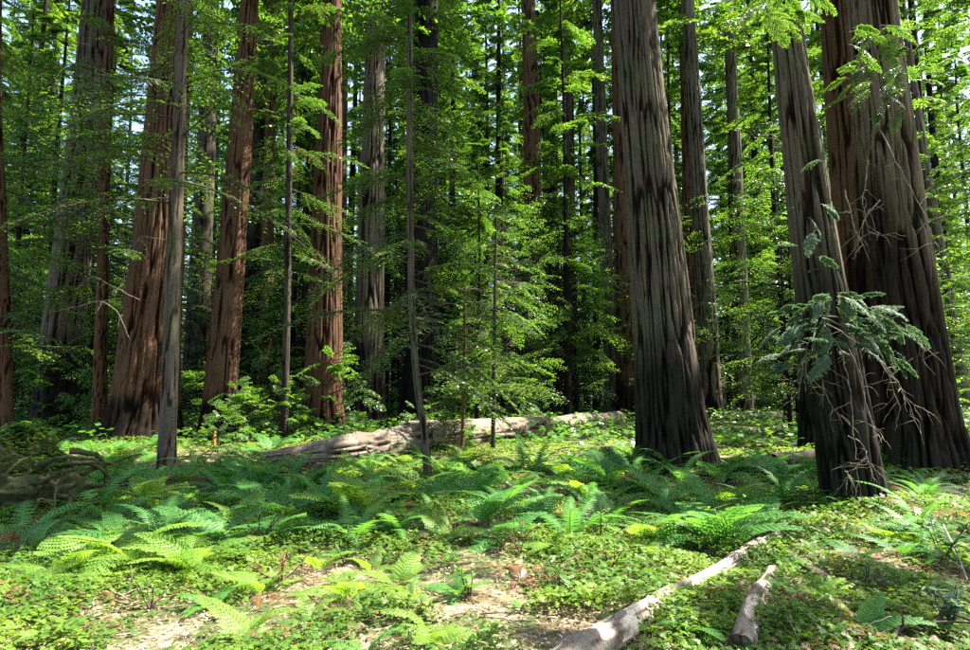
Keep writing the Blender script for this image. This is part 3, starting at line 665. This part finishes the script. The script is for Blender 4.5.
log('thick grey log behind the thin saplings, middle length of the fallen trunk', [g2(411, 451), g2(470, 447), g2(545, 437)], [.38, .39, .37], LOGBARK, 6, seg=90, dz=.05, ridge=.06, depth=.05, patch=.3)
log('far grey length of the fallen trunk ending by the slender redwood', [g2(549, 436), g2(585, 429), g2(618, 424)], [.35, .32, .28], LOGBARK, 7, seg=70, dz=.08, ridge=.08, depth=.03)
log('brown log lying behind the burnt leaning redwood', [g2(775, 468), g2(860, 468), g2(990, 462)], [.14, .16, .17], LOGBARK, 8, seg=36, dz=.1, ridge=.06, depth=.02)
log('far log across the sunny gap right of the slim straight redwood', [(P(700, 0, 27)[0], 27.), (P(810, 0, 28)[0], 28.)], [.24, .26], LOGBARK, 9, seg=30, dz=.2, ridge=.1, depth=.03)
log('short rotten stick among ferns left of the bright fern patch', [g2(506, 492), g2(545, 514)], [.03, .02], PALEWOOD, 10, seg=14, dz=.05, ridge=.02, depth=.005, name='fallen_stick', cat='stick', sink=3.2)
log('small weathered wood chunk in front of the broken end of the big log', [g2(318, 470), g2(345, 471)], [.11, .09], LOGDARK, 11, seg=30, dz=.05, ridge=.04, depth=.02, name='wood_chunk', cat='wood chunk')
log('flat rotten stub before the far half of the big log', [g2(604, 454), g2(622, 455)], [.09, .08], LOGDARK, 12, seg=26, dz=.05, ridge=.04, depth=.02, name='wood_chunk', cat='wood chunk')
log('pale piece of split wood in the fern patch above the long peeled log', [g2(660, 538), g2(678, 536)], [.06, .05], PALEWOOD, 13, seg=20, dz=.04, ridge=.03, depth=.01, name='wood_chunk', cat='wood chunk', sink=1.5)
# splinters and root wreck at the sunny broken end
for q, (a, b, c_, d_) in enumerate([(255, 462, 292, 447), (270, 452, 320, 440), (282, 466, 300, 449), (300, 462, 312, 441), (240, 455, 285, 458), (345, 462, 360, 452), (375, 462, 362, 446), (330, 459, 345, 448), (392, 459, 380, 450), (352, 470, 392, 463)]):
    rr_ = random.Random(q); T = Tubes(); p0 = P(a, b, 12.6 - .05 * q); p1 = P(c_, d_, 12.9 - .05 * q); p0[2] = float(gz(p0[0], p0[1])) + .02
    t_ = np.linspace(0, 1, 9)[:, None]; pp = p0 + (p1 - p0) * t_; pp[:, 2] += .10 * np.sin(t_[:, 0] * 3.14) * rr_.uniform(.2, 1); pp[1:-1] += np.random.default_rng(q).normal(0, .02, (7, 3))
    T.add(pp - p0, .035, .012, 7)
    wr = [('bleached', 'splinter'), ('orange brown', 'root')][q % 3 == 1]
    o = obj('broken_root', T.mesh('broken_root', PALEWOOD), loc=p0); tag(o, 'bleached broken root lying in the sun by the splintered end of the big log', 'root', 'broken roots at the splintered end of the big log')
# sticks
def stick(label, px, r, mat, up=.02, seed=0, name='fallen_stick', cat='stick', group=None, forks=2):
    rr_ = np.random.default_rng(seed); p = np.array([G(a, b) + [0, 0, up + (h or 0)] for a, b, h in px]); o0 = p[0].copy(); p -= o0
    t = np.linspace(0, len(p) - 1, len(p) * 5); pp = np.stack([np.interp(t, np.arange(len(p)), p[:, k]) for k in range(3)], -1)
    for _ in range(3): pp[1:-1] = (pp[:-2] + pp[1:-1] * 2 + pp[2:]) / 4
    pp[1:-1] += rr_.normal(0, r * .35, (len(pp) - 2, 3)); T = Tubes(); T.add(pp, r, r * .45, 8)
    for q in range(forks):
        i = rr_.integers(2, len(pp) - 2); d = norm(rr_.normal(0, 1, 3) * [1, 1, .4] + [0, 0, .15]); c = [pp[i]]
        for k in range(6): d = norm(d + rr_.normal(0, .2, 3)); c.append(c[-1] + d * r * 5)
        T.add(c, r * .5, r * .2, 6)
    return tag(obj(name, T.mesh(name, mat), loc=o0), label, cat, group)
stick('crooked dark branch lying at the lower right corner', [(895, 652, .02), (912, 640, .07), (930, 648, .05), (945, 640, .10), (972, 645, .08), (1010, 650, .05)], .018, TWIG_D, .03, 1)
stick('thin dark twig leaning over the short broken log', [(770, 602, .0), (784, 640, .10), (800, 680, .15)], .006, TWIG_D, .05, 2)
stick('long thin stick on the sunny litter beside the slim grey trunk', [(176, 466, 0), (210, 466, .03), (244, 468, .02)], .018, TWIG, .03, 3)
stick('pale stick poking up behind the thin curved sapling', [(462, 480, 0), (476, 468, .18)], .016, TWIG, .02, 4)
stick('thin pale stick on the dark soil right of the leaning burnt redwood', [(930, 503, 0), (975, 506, .03), (1010, 506, 0)], .014, TWIG, .03, 5)
stick('bleached dead stalk sloping among plants near the right edge', [(945, 545, .2), (960, 570, .08), (968, 585, 0)], .009, TWIG, .03, 6)
stick('short mossy snag arching out of the mossy root mound', [(44, 455, .10), (52, 448, .34), (66, 444, .40)], .05, MOSS, .0, 7)
stick('thin hanging dead stem standing left of the leaning burnt redwood', [(797, 500, 0.0), (796, 500, .45), (795, 500, .9)], .007, TWIG, .0, 8)
for q in range(46):
    rr_ = np.random.default_rng(900 + q); py = rr_.uniform(470, 640); px = rr_.uniform(10, 960); a = rr_.uniform(0, 3.14); L = rr_.uniform(20, 55) * (py - 385) / 150
    side = 'left' if px < 320 else 'middle' if px < 640 else 'right'; nd = 'front' if py > 560 else 'back'
    lab = {'left': 'lower left ferns', 'middle': 'ferns between the clearing and the big log', 'right': 'litter around the leaning burnt redwood'}[side] if nd == 'back' else {'left': 'sorrel at the lower left', 'middle': 'sorrel left of the long peeled log', 'right': 'sorrel right of the long peeled log'}[side]
    stick('small fallen twig in the ' + lab, [(px, py, 0), (px + L * math.cos(a), py + L * .35 * math.sin(a), .03)], rr_.uniform(.004, .009), TWIG if q % 3 else TWIG_D, .03, 900 + q, group='small fallen twigs in the ' + lab, forks=2)

# orange stake
def stake():
    p = G(214, 450); p = P(214, 449, 14.6); p[2] = float(gz(p[0], p[1])); T = Tubes()
    T.add([[0, 0, -.1], [0, 0, .2], [0.005, 0, .42]], .035, .035, 4); T.add([[.005, 0, .42], [.006, 0, .47]], .035, .012, 4)
    root = tag(empty('marker_stake', p), 'small orange wooden stake standing before the leaning sunlit redwood', 'stake')
    obj('post', T.mesh('post', plain_mat('stake_orange', (.45, .12, .03), (.6, .2, .05), 20)), root)
stake()

# mossy root mound at the left
def mound():
    p = P(14, 505, 7.9); p[2] = float(gz(p[0], p[1])) - .15
    nu, nv = 150, 80; th = np.arange(nu) / nu * 2 * math.pi; ph = np.linspace(0, math.pi / 2, nv); TH, PH = np.meshgrid(th, ph)
    kx, ky = np.cos(TH) * np.cos(PH), np.sin(TH) * np.cos(PH)
    d = 1 + .55 * (fbm(kx * 2.2 + 9, ky * 2.2 + PH * 2, 31, 4) - .5) + .35 * (1 - 2 * np.abs(fbm(TH * 3 / 3.1416, PH * 4, 33, 3) - .5) - .6)
    d = d + .16 * (fbm(TH * 30 / 6.2832, PH * 9, 41, 4) - .5) + .10 * np.abs(fbm(TH * 12 / 6.2832 + PH * 3, PH * 3, 43, 3) - .5)
    V = np.stack([kx * .82 * d, ky * .6 * d, np.sin(PH) * .80 * d * (1 - .15 * kx)], -1).reshape(-1, 3)
    i = np.arange(nv - 1)[:, None] * nu; j = np.arange(nu)[None]; j2 = (j + 1) % nu
    Q = np.stack([i + j, i + j2, i + nu + j2, i + nu + j], -1).reshape(-1, 4)
    root = tag(empty('root_mound', p), 'dark mossy root mound with sorrel growing on top at the left edge', 'root mound')
    obj('soil', mesh('soil', V, Q, MOSS, smooth=True), root)
    rng = np.random.default_rng(3)
    for q in range(20):
        a = rng.uniform(-2.8, .5); T = Tubes(); c = np.array([math.cos(a) * .6, math.sin(a) * .45, rng.uniform(.2, .75)]); d_ = norm(np.array([math.cos(a), math.sin(a), .1])); cur = [c]
        for k in range(8):
            d_ = norm(d_ + rng.normal(0, .25, 3) + [0, 0, -.16]); cur.append(cur[-1] + d_ * .11)
        T.add(cur, rng.uniform(.018, .05), .010, 7); obj('root', T.mesh('root', MOSS), root)
    out = Leaves(); n = 1900; k = rng.integers(nu * 34, len(V), n); Pp = V[k] + rng.normal(0, .03, (n, 3)) + [0, 0, .03]
    for s in range(3):
        a = rng.uniform(0, 6.28, n) + s * 2.09; out.add(Pp, np.stack([np.cos(a), np.sin(a), np.full(n, -.1)], -1), np.tile([0, 0, 1.], (n, 1)) + rng.normal(0, .3, (n, 3)), np.full(n, .05), np.full(n, .05), rng.uniform(.1, .7, n))
    tag(obj('sorrel', leaf_mesh('sorrel', out.cat(), LF_SORREL), root), kind='stuff')
mound()

# ---------------------------------------------------------------- ferns
def frond_mesh(kind, seed, mat, hi=True):
    rng = np.random.default_rng(seed); V = []; Qs = []; tint = []
    arch = rng.uniform(.55, .95); n = 24 if kind == 'sword' else 14
    def c(t): return np.array([t * (.70 + .22 * t), .05 * math.sin(2.5 * t + seed) * t, .95 * t * arch - .92 * arch * t * t + .05 * t])
    def quad(a, b, cc, d, tt): k = len(V); V.extend([a, b, cc, d]); Qs.append([k, k + 1, k + 2, k + 3]); tint.append(tt)
    ts = np.linspace(0, 1, 9)
    for a, b in zip(ts[:-1], ts[1:]):
        w_ = .006 * (1 - a * .7); p, q = c(a), c(b); quad(p + [0, w_, 0], p - [0, w_, 0], q - [0, w_ * .9, 0], q + [0, w_ * .9, 0], .3)
    for i in range(n):
        t = .10 + .89 * (i + .5) / n; p = c(t); tan = norm(c(min(t + .02, 1.02)) - c(t - .02)); 
        prof = (1 - t) ** .55 * min(1, (t) * 4.5)
        for sd_ in (-1, 1):
            if kind == 'sword':
                l = .13 * prof * rng.uniform(.88, 1.1) + .012; a = R_(74 - 18 * t)
                d = norm(tan * math.cos(a) + np.array([0, sd_ * math.sin(a), -.18 + rng.uniform(-.12, .12)])); up = norm(np.cross(d, tan) * sd_ * -1); s_ = norm(tan)
                wv = .030 * prof ** .2 + .004; quad(p - s_ * wv * .5, p + d * l * .98 - s_ * wv * .05, p + d * l + s_ * wv * .12, p + s_ * wv * .5, np.clip(.4 + .25 * t + rng.normal(0, .1), 0, 1))
            else:
                l = .27 * prof * rng.uniform(.85, 1.1) + .015; a = R_(66 - 14 * t)
                d = norm(tan * math.cos(a) + np.array([0, sd_ * math.sin(a), -.16 + rng.uniform(-.1, .1)])); s_ = tan; m = max(3, int(9 * l / .25)) if hi else 3
                for k in range(m):
                    u = (k + .3) / m; pl = .052 * (1 - u) ** .6 + .012; b_ = p + d * l * u; dd_ = l / m
                    for s3 in (-1, 1):
                        e = norm(s_ * s3 + d * .55 + np.array([0, 0, -.15])); quad(b_, b_ + e * pl * .4 + d * dd_ * .62, b_ + e * pl * 1.1 * rng.uniform(.75, 1.15), b_ + e * pl * .4 - d * dd_ * .55, np.clip(.4 + .3 * u + rng.normal(0, .1), 0, 1))
    return mesh('frond', np.array(V), np.array(Qs), mat, {'tint': ('FACE', np.array(tint))})
FR = {'sword': [frond_mesh('sword', s, LF_FERN) for s in range(6)], 'lady': [frond_mesh('lady', s + 20, LF_FERN2) for s in range(5)], 'ladyd': [frond_mesh('lady', s + 30, LF_FERN) for s in range(4)], 'dry': [frond_mesh('sword', s + 40, LF_DRY) for s in range(3)]}
MARKS = [((854, 500), 'the leaning burnt redwood'), ((678, 470), 'the great furrowed redwood'), ((928, 478), 'the giant right redwood'), ((640, 620), 'the near part of the long peeled log'), ((770, 540), 'the far tip of the long peeled log'),
         ((760, 610), 'the short broken pale log'), ((20, 505), 'the mossy root mound'), ((60, 536), 'the thin brown log at the left edge'), ((166, 468), 'the slim grey trunk'), ((429, 476), 'the thin curved sapling'), ((340, 470), 'the splintered end of the big log'),
         ((525, 500), 'the short rotten stick'), ((900, 645), 'the crooked dark corner branch'), ((480, 447), 'the middle of the big log'), ((600, 425), 'the far end of the big log'), ((745, 420), 'the slim straight brown redwood'), ((141, 443), 'the massive red redwood'), ((300, 560), 'the bare sunny patch at lower left'), ((100, 600), 'the reddish sorrel at the lower left corner')]
MW = [(G(*a)[:2], n) for a, n in MARKS]
def where(x, y):
    best = min(MW, key=lambda m: (m[0][0] - x) ** 2 + (m[0][1] - y) ** 2); dx = x - best[0][0]; dy = y - best[0][1]
    if abs(dy) > abs(dx): s = 'behind' if dy > 0 else 'in front of'
    else: s = 'right of' if dx > 0 else 'left of'
    return s + ' ' + best[1]
def seg_d(x, y, p):
    m = 9e9
    for a, b in zip(p[:-1], p[1:]):
        ab = b - a; t = np.clip(((x - a[0]) * ab[0] + (y - a[1]) * ab[1]) / (ab @ ab), 0, 1); m = min(m, math.hypot(x - a[0] - t * ab[0], y - a[1] - t * ab[1]))
    return m
def fern(x, y, kind, size, nf, rng, lab=None, up=0., dry=0):
    z = float(gz(x, y)) - .02; root = empty('fern', (x, y, z)); s0 = rng.uniform(0, 6.28)
    col_ = {'sword': 'green sword fern', 'lady': 'pale green lacy fern', 'ladyd': 'deep green lacy fern', 'dry': 'dry brown fern'}[kind]
    sz = 'large' if size > .85 else 'small' if size < .55 else 'medium'
    l = lab or f'{sz} {col_} {where(x, y)}'
    tag(root, l, 'fern', l + ' (alike ones together)')
    for k in range(nf):
        kk = kind
        if k < dry: kk = 'dry'
        o = bpy.data.objects.new('frond', FR[kk][rng.integers(len(FR[kk]))]); COL.objects.link(o); o.parent = root
        s = size * rng.uniform(.7, 1.12); o.scale = (s, s * rng.choice([-1, 1]) if False else s, s * rng.uniform(.6, 1.15))
        o.rotation_euler = (R_(rng.uniform(-14, 14)), R_(rng.uniform(-32, 12) if kk != 'dry' else rng.uniform(0, 22)), s0 + k * 2 * math.pi / nf + rng.uniform(-.25, .25)); o.location = (0, 0, 0)
    return root
rf = np.random.default_rng(77); placed = []; nfern = 0
treeb = [((a - CX) / F * D, D) for a, D, l in TREES]
def blocked(x, y, size):
    for i, (a, b) in enumerate(treeb):
        if math.hypot(x - a, y - b) < .35 * size + .45: return True
    for p, r in LOGS:
        if seg_d(x, y, p) < r + .22 * size: return True
    if math.hypot(x - float(P(14, 505, 7.9)[0]), y - 7.9) < 1.0: return True
    return False
def try_fern(px, py, kind, size, nf, gap=.55, dry=0, force=False):
    x, y, z = G(px, py)
    if not force and (blocked(x, y, size) or any((x - a) ** 2 + (y - b) ** 2 < (gap * size) ** 2 * 1.0 for a, b in placed)): return False
    placed.append((x, y)); fern(x, y, kind, size, nf, rf, dry=dry); return True
# the belt of ferns across the middle
for q in range(900):
    if nfern > 230: break
    px = rf.uniform(-20, 800) if rf.uniform() < .9 else rf.uniform(800, 990); y = rf.uniform(5.9, 11.5); py = HOR + F * CAMZ / y * 1.0
    if px > 700 and rf.uniform() < .55: continue
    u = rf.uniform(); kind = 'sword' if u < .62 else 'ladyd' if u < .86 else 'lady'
    if try_fern(px, py, kind, rf.uniform(.65, 1.2), int(rf.integers(7, 12)), dry=int(rf.integers(0, 3)), gap=.62): nfern += 1
for (a_, b_, R1, n_) in [(677, 470, .95, 7), (854, 508, .70, 5), (928, 478, 1.15, 6), (141, 443, 1.3, 6), (322, 436, .95, 4), (166, 468, .35, 3), (429, 476, .35, 3)]:
    c0 = P(a_, b_, Dg(b_))
    for q in range(n_):
        a = R_(180 + 180 * (q + rf.uniform(.1, .9)) / n_); x_, y_ = c0[0] + R1 * math.cos(a), c0[1] + R1 * math.sin(a)
        placed.append((x_, y_)); fern(x_, y_, ['sword', 'ladyd'][q % 2], rf.uniform(.3, .55), int(rf.integers(5, 8)), rf, dry=q % 2)
# lacy pale ferns at the left front, and in the sun
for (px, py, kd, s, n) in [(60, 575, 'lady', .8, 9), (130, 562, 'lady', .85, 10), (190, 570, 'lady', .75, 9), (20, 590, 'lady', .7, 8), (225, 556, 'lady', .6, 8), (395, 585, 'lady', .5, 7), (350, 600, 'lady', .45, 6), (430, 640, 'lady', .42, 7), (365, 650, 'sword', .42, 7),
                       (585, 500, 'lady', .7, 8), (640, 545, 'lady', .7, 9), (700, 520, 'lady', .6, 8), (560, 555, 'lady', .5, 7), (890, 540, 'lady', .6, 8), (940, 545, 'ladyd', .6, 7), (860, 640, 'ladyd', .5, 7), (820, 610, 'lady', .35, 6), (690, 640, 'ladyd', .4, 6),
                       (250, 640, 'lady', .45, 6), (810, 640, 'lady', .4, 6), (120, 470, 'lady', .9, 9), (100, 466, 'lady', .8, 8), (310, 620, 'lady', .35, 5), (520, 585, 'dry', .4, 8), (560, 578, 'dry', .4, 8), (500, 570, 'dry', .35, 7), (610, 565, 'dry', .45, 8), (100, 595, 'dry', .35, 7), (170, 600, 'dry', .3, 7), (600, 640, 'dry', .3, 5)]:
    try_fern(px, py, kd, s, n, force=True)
nn = 0
for q in range(500):
    if nn > 52: break
    px = rf.uniform(0, 970); y = rf.uniform(4.2, 6.2); py = HOR + F * CAMZ / y
    if try_fern(px, py, rf.choice(['sword', 'lady', 'ladyd']), rf.uniform(.25, .6), int(rf.integers(5, 9)), gap=1.1, dry=int(rf.integers(0, 3))): nn += 1
nn = 0
for q in range(900):
    if nn > 75: break
    px = rf.uniform(-20, 990); y = rf.uniform(11.0, 20.)
    py = HOR + F * CAMZ / y
    if try_fern(px, py, rf.choice(['sword', 'lady', 'ladyd']), rf.uniform(.55, 1.0), int(rf.integers(6, 9)), gap=.8): nn += 1

# ---------------------------------------------------------------- ground cover
rs = np.random.default_rng(8)
def scatter(n, y0, y1, pw, marg=1.08):
    u = rs.uniform(0, 1, n); y = (y0 ** pw + (y1 ** pw - y0 ** pw) * u) ** (1 / pw); x = rs.uniform(-1, 1, n) * (.81 * y * marg + .3)
    return x, y
def log_mask(x, y, extra=0.):
    m = np.ones(len(x), bool)
    for p, r in LOGS:
        for a, b in zip(p[:-1], p[1:]):
            ab = b - a; t = np.clip(((x - a[0]) * ab[0] + (y - a[1]) * ab[1]) / (ab @ ab), 0, 1); m &= np.hypot(x - a[0] - t * ab[0], y - a[1] - t * ab[1]) > r * .62 + extra
    return m
def cover(name, n, y0, y1, pw, size, mat, hmax, thr, seed, parts=3, label=None):
    x, y = scatter(n, y0, y1, pw); dens = fbm(x / 1.3, y / 1.3, seed, 4)
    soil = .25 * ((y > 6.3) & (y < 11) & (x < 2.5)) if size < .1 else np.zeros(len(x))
    for (a, b, r) in ((900, 495, 1.6), (50, 545, .5), (300, 610, .5), (250, 640, .4), (400, 590, .35), (560, 645, .4), (440, 640, .3), (700, 560, .3), (350, 575, .3), (480, 610, .35), (180, 640, .35), (640, 600, .25), (770, 600, .3), (380, 650, .4), (850, 590, .35), (340, 462, 1.6), (230, 460, 1.6), (150, 462, 1.2)):  # front spots lay pale ground bare as painted-in sun pools; the rest is soil
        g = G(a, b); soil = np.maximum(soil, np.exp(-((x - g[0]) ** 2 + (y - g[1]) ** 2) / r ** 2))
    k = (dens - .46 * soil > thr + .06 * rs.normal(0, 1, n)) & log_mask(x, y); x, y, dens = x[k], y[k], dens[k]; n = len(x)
    h = hmax * (.35 + .65 * rs.uniform(0, 1, n)) * (.5 + 1.2 * vn(x * 1.9, y * 1.9, seed + 12)) * np.clip((dens - thr) * 6 + .3, .2, 1.2); z = gz(x, y) + h
    sc = size * rs.uniform(.6, 1.2, n); out = Leaves(); a0 = rs.uniform(0, 6.28, n); tilt = rs.normal(0, .35, (n, 2))
    nn_ = np.concatenate([tilt, np.ones((n, 1))], 1); tn = np.clip(-.20 + 1.25 * fbm(x * 2.0, y * 2.0, seed + 4, 3) + rs.normal(0, .11, n), 0, 1)
    for s in range(parts):
        a = a0 + s * 2 * math.pi / 3; d = np.stack([np.cos(a), np.sin(a), -tilt[:, 0] * np.cos(a) - tilt[:, 1] * np.sin(a) - .12], -1)
        out.add(np.stack([x, y, z], -1), d, nn_, sc, sc * 1.0, tn)
    return tag(obj(name, leaf_mesh(name, out.cat(), mat)), label, kind='stuff')
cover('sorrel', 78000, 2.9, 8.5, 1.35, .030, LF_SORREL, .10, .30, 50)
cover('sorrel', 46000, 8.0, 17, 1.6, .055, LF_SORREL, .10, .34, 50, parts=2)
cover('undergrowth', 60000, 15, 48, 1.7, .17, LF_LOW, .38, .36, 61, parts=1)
x, y = scatter(46000, 2.9, 11, 1.3); k = log_mask(x, y, -.05); x, y = x[k], y[k]; n = len(x); a = rs.uniform(0, 6.28, n)
out = Leaves(); out.add(np.stack([x, y, gz(x, y) + rs.uniform(.008, .03, n)], -1), np.stack([np.cos(a), np.sin(a), rs.normal(0, .15, n)], -1), np.tile([0, 0, 1.], (n, 1)) + rs.normal(0, .3, (n, 3)), rs.uniform(.02, .07, n), rs.uniform(.005, .018, n), rs.uniform(0, 1, n))
tag(obj('leaf_litter', leaf_mesh('leaf_litter', out.cat(), LITTER)), kind='stuff')

# splinters of the broken log strewn in the sun
T = Tubes(); rr2 = np.random.default_rng(4)
for q in range(900):
    px, py = rr2.normal(300, 62), rr2.normal(459, 7)
    if py < 444 or py > 480 or px < 170: continue
    g = G(px, py); L = rr2.uniform(.05, .38); a = rr2.uniform(0, 6.28); d = np.array([math.cos(a), math.sin(a) * .6, rr2.uniform(-.05, .45) if L > .2 else 0]); c = g + [0, 0, .03]
    T.add([c, c + d * L * .5 + [0, 0, .02], c + d * L], rr2.uniform(.006, .022), .004, 4)
tag(obj('wood_debris', T.mesh('wood_debris', PALEWOOD)), kind='stuff')
T = Tubes()
for (a_, b_, R1, n_) in [(677, 470, .75, 170), (854, 508, .55, 150), (928, 478, .85, 170), (141, 443, 1.0, 110), (876, 458, 1.1, 60)]:
    c0 = P(a_, b_, Dg(b_))
    for q in range(n_):
        a = rr2.uniform(0, 6.28); d_ = R1 + abs(rr2.normal(0, .35)); x_, y_ = c0[0] + math.cos(a) * d_, c0[1] + math.sin(a) * d_; L = rr2.uniform(.04, .3); b2 = rr2.uniform(0, 6.28)
        c = np.array([x_, y_, float(gz(x_, y_)) + .025]); d = np.array([math.cos(b2), math.sin(b2), rr2.uniform(-.02, .2)]); T.add([c, c + d * L * .5 + [0, 0, .015], c + d * L], rr2.uniform(.006, .02), .004, 4)
tag(obj('bark_litter', T.mesh('bark_litter', LOGBARK)), kind='stuff')
# seedlings at the lower right
def seedling(label, px, py, h, seed, n, ls, mat):
    rng = np.random.default_rng(seed); p = G(px, py); root = tag(empty('seedling', p), label, 'seedling'); T = Tubes(); out = Leaves()
    for s in range(5):
        d = norm(np.array([rng.normal(0, .5), rng.normal(0, .5), 1.])); c = [np.zeros(3)]
        for k in range(6): d = norm(d + rng.normal(0, .15, 3)); c.append(c[-1] + d * h / 6)
        T.add(c, .006, .003, 5); c = np.array(c); m = n // 5; idx = rng.uniform(1.5, 6, m); Pp = np.stack([np.interp(idx, np.arange(7), c[:, q]) for q in range(3)], -1)
        a = rng.uniform(0, 6.28, m); out.add(Pp, np.stack([np.cos(a), np.sin(a), rng.uniform(-.2, .5, m)], -1), np.tile([0, 0, 1.], (m, 1)) + rng.normal(0, .3, (m, 3)), rng.uniform(.7, 1.2, m) * ls, rng.uniform(.5, .65, m) * ls, rng.uniform(.3, .9, m))
    obj('stems', T.mesh('stems', TWIG_D), root); obj('leaves', leaf_mesh('leaves', out.cat(), mat, .15), root); return root
seedling('blue green leafy seedling above the crooked dark corner branch', 950, 640, .30, 1, 70, .07, LF_TEAL)
seedling('upright leafy seedling near the right edge behind the pale fern', 945, 560, .45, 2, 60, .08, LF_YOUNG)
seedling('low round leaved seedling left of the near part of the long peeled log', 575, 605, .15, 3, 45, .06, LF_SORREL)
seedling('sparse seedling at the black foot of the great furrowed redwood', 652, 474, .35, 4, 60, .07, LF_TEAL)

for q, (px, py, h) in enumerate([(60, 620, .16), (150, 610, .2), (280, 585, .22), (345, 565, .24), (410, 625, .15), (470, 600, .2), (520, 560, .26), (560, 590, .2), (610, 580, .22), (700, 555, .2), (790, 620, .15), (870, 600, .2), (905, 610, .22), (730, 520, .3), (260, 545, .3), (30, 560, .2), (455, 545, .3), (600, 545, .28)]):
    x_, y_, z_ = G(px, py); l = 'small upright leafy herb ' + where(x_, y_)
    o = seedling(l, px, py, h * 1.3, 40 + q, 60, .045, [LF_SORREL, LF_FERN2, LF_DRY, LF_LOW][q % 4]); o['group'] = l
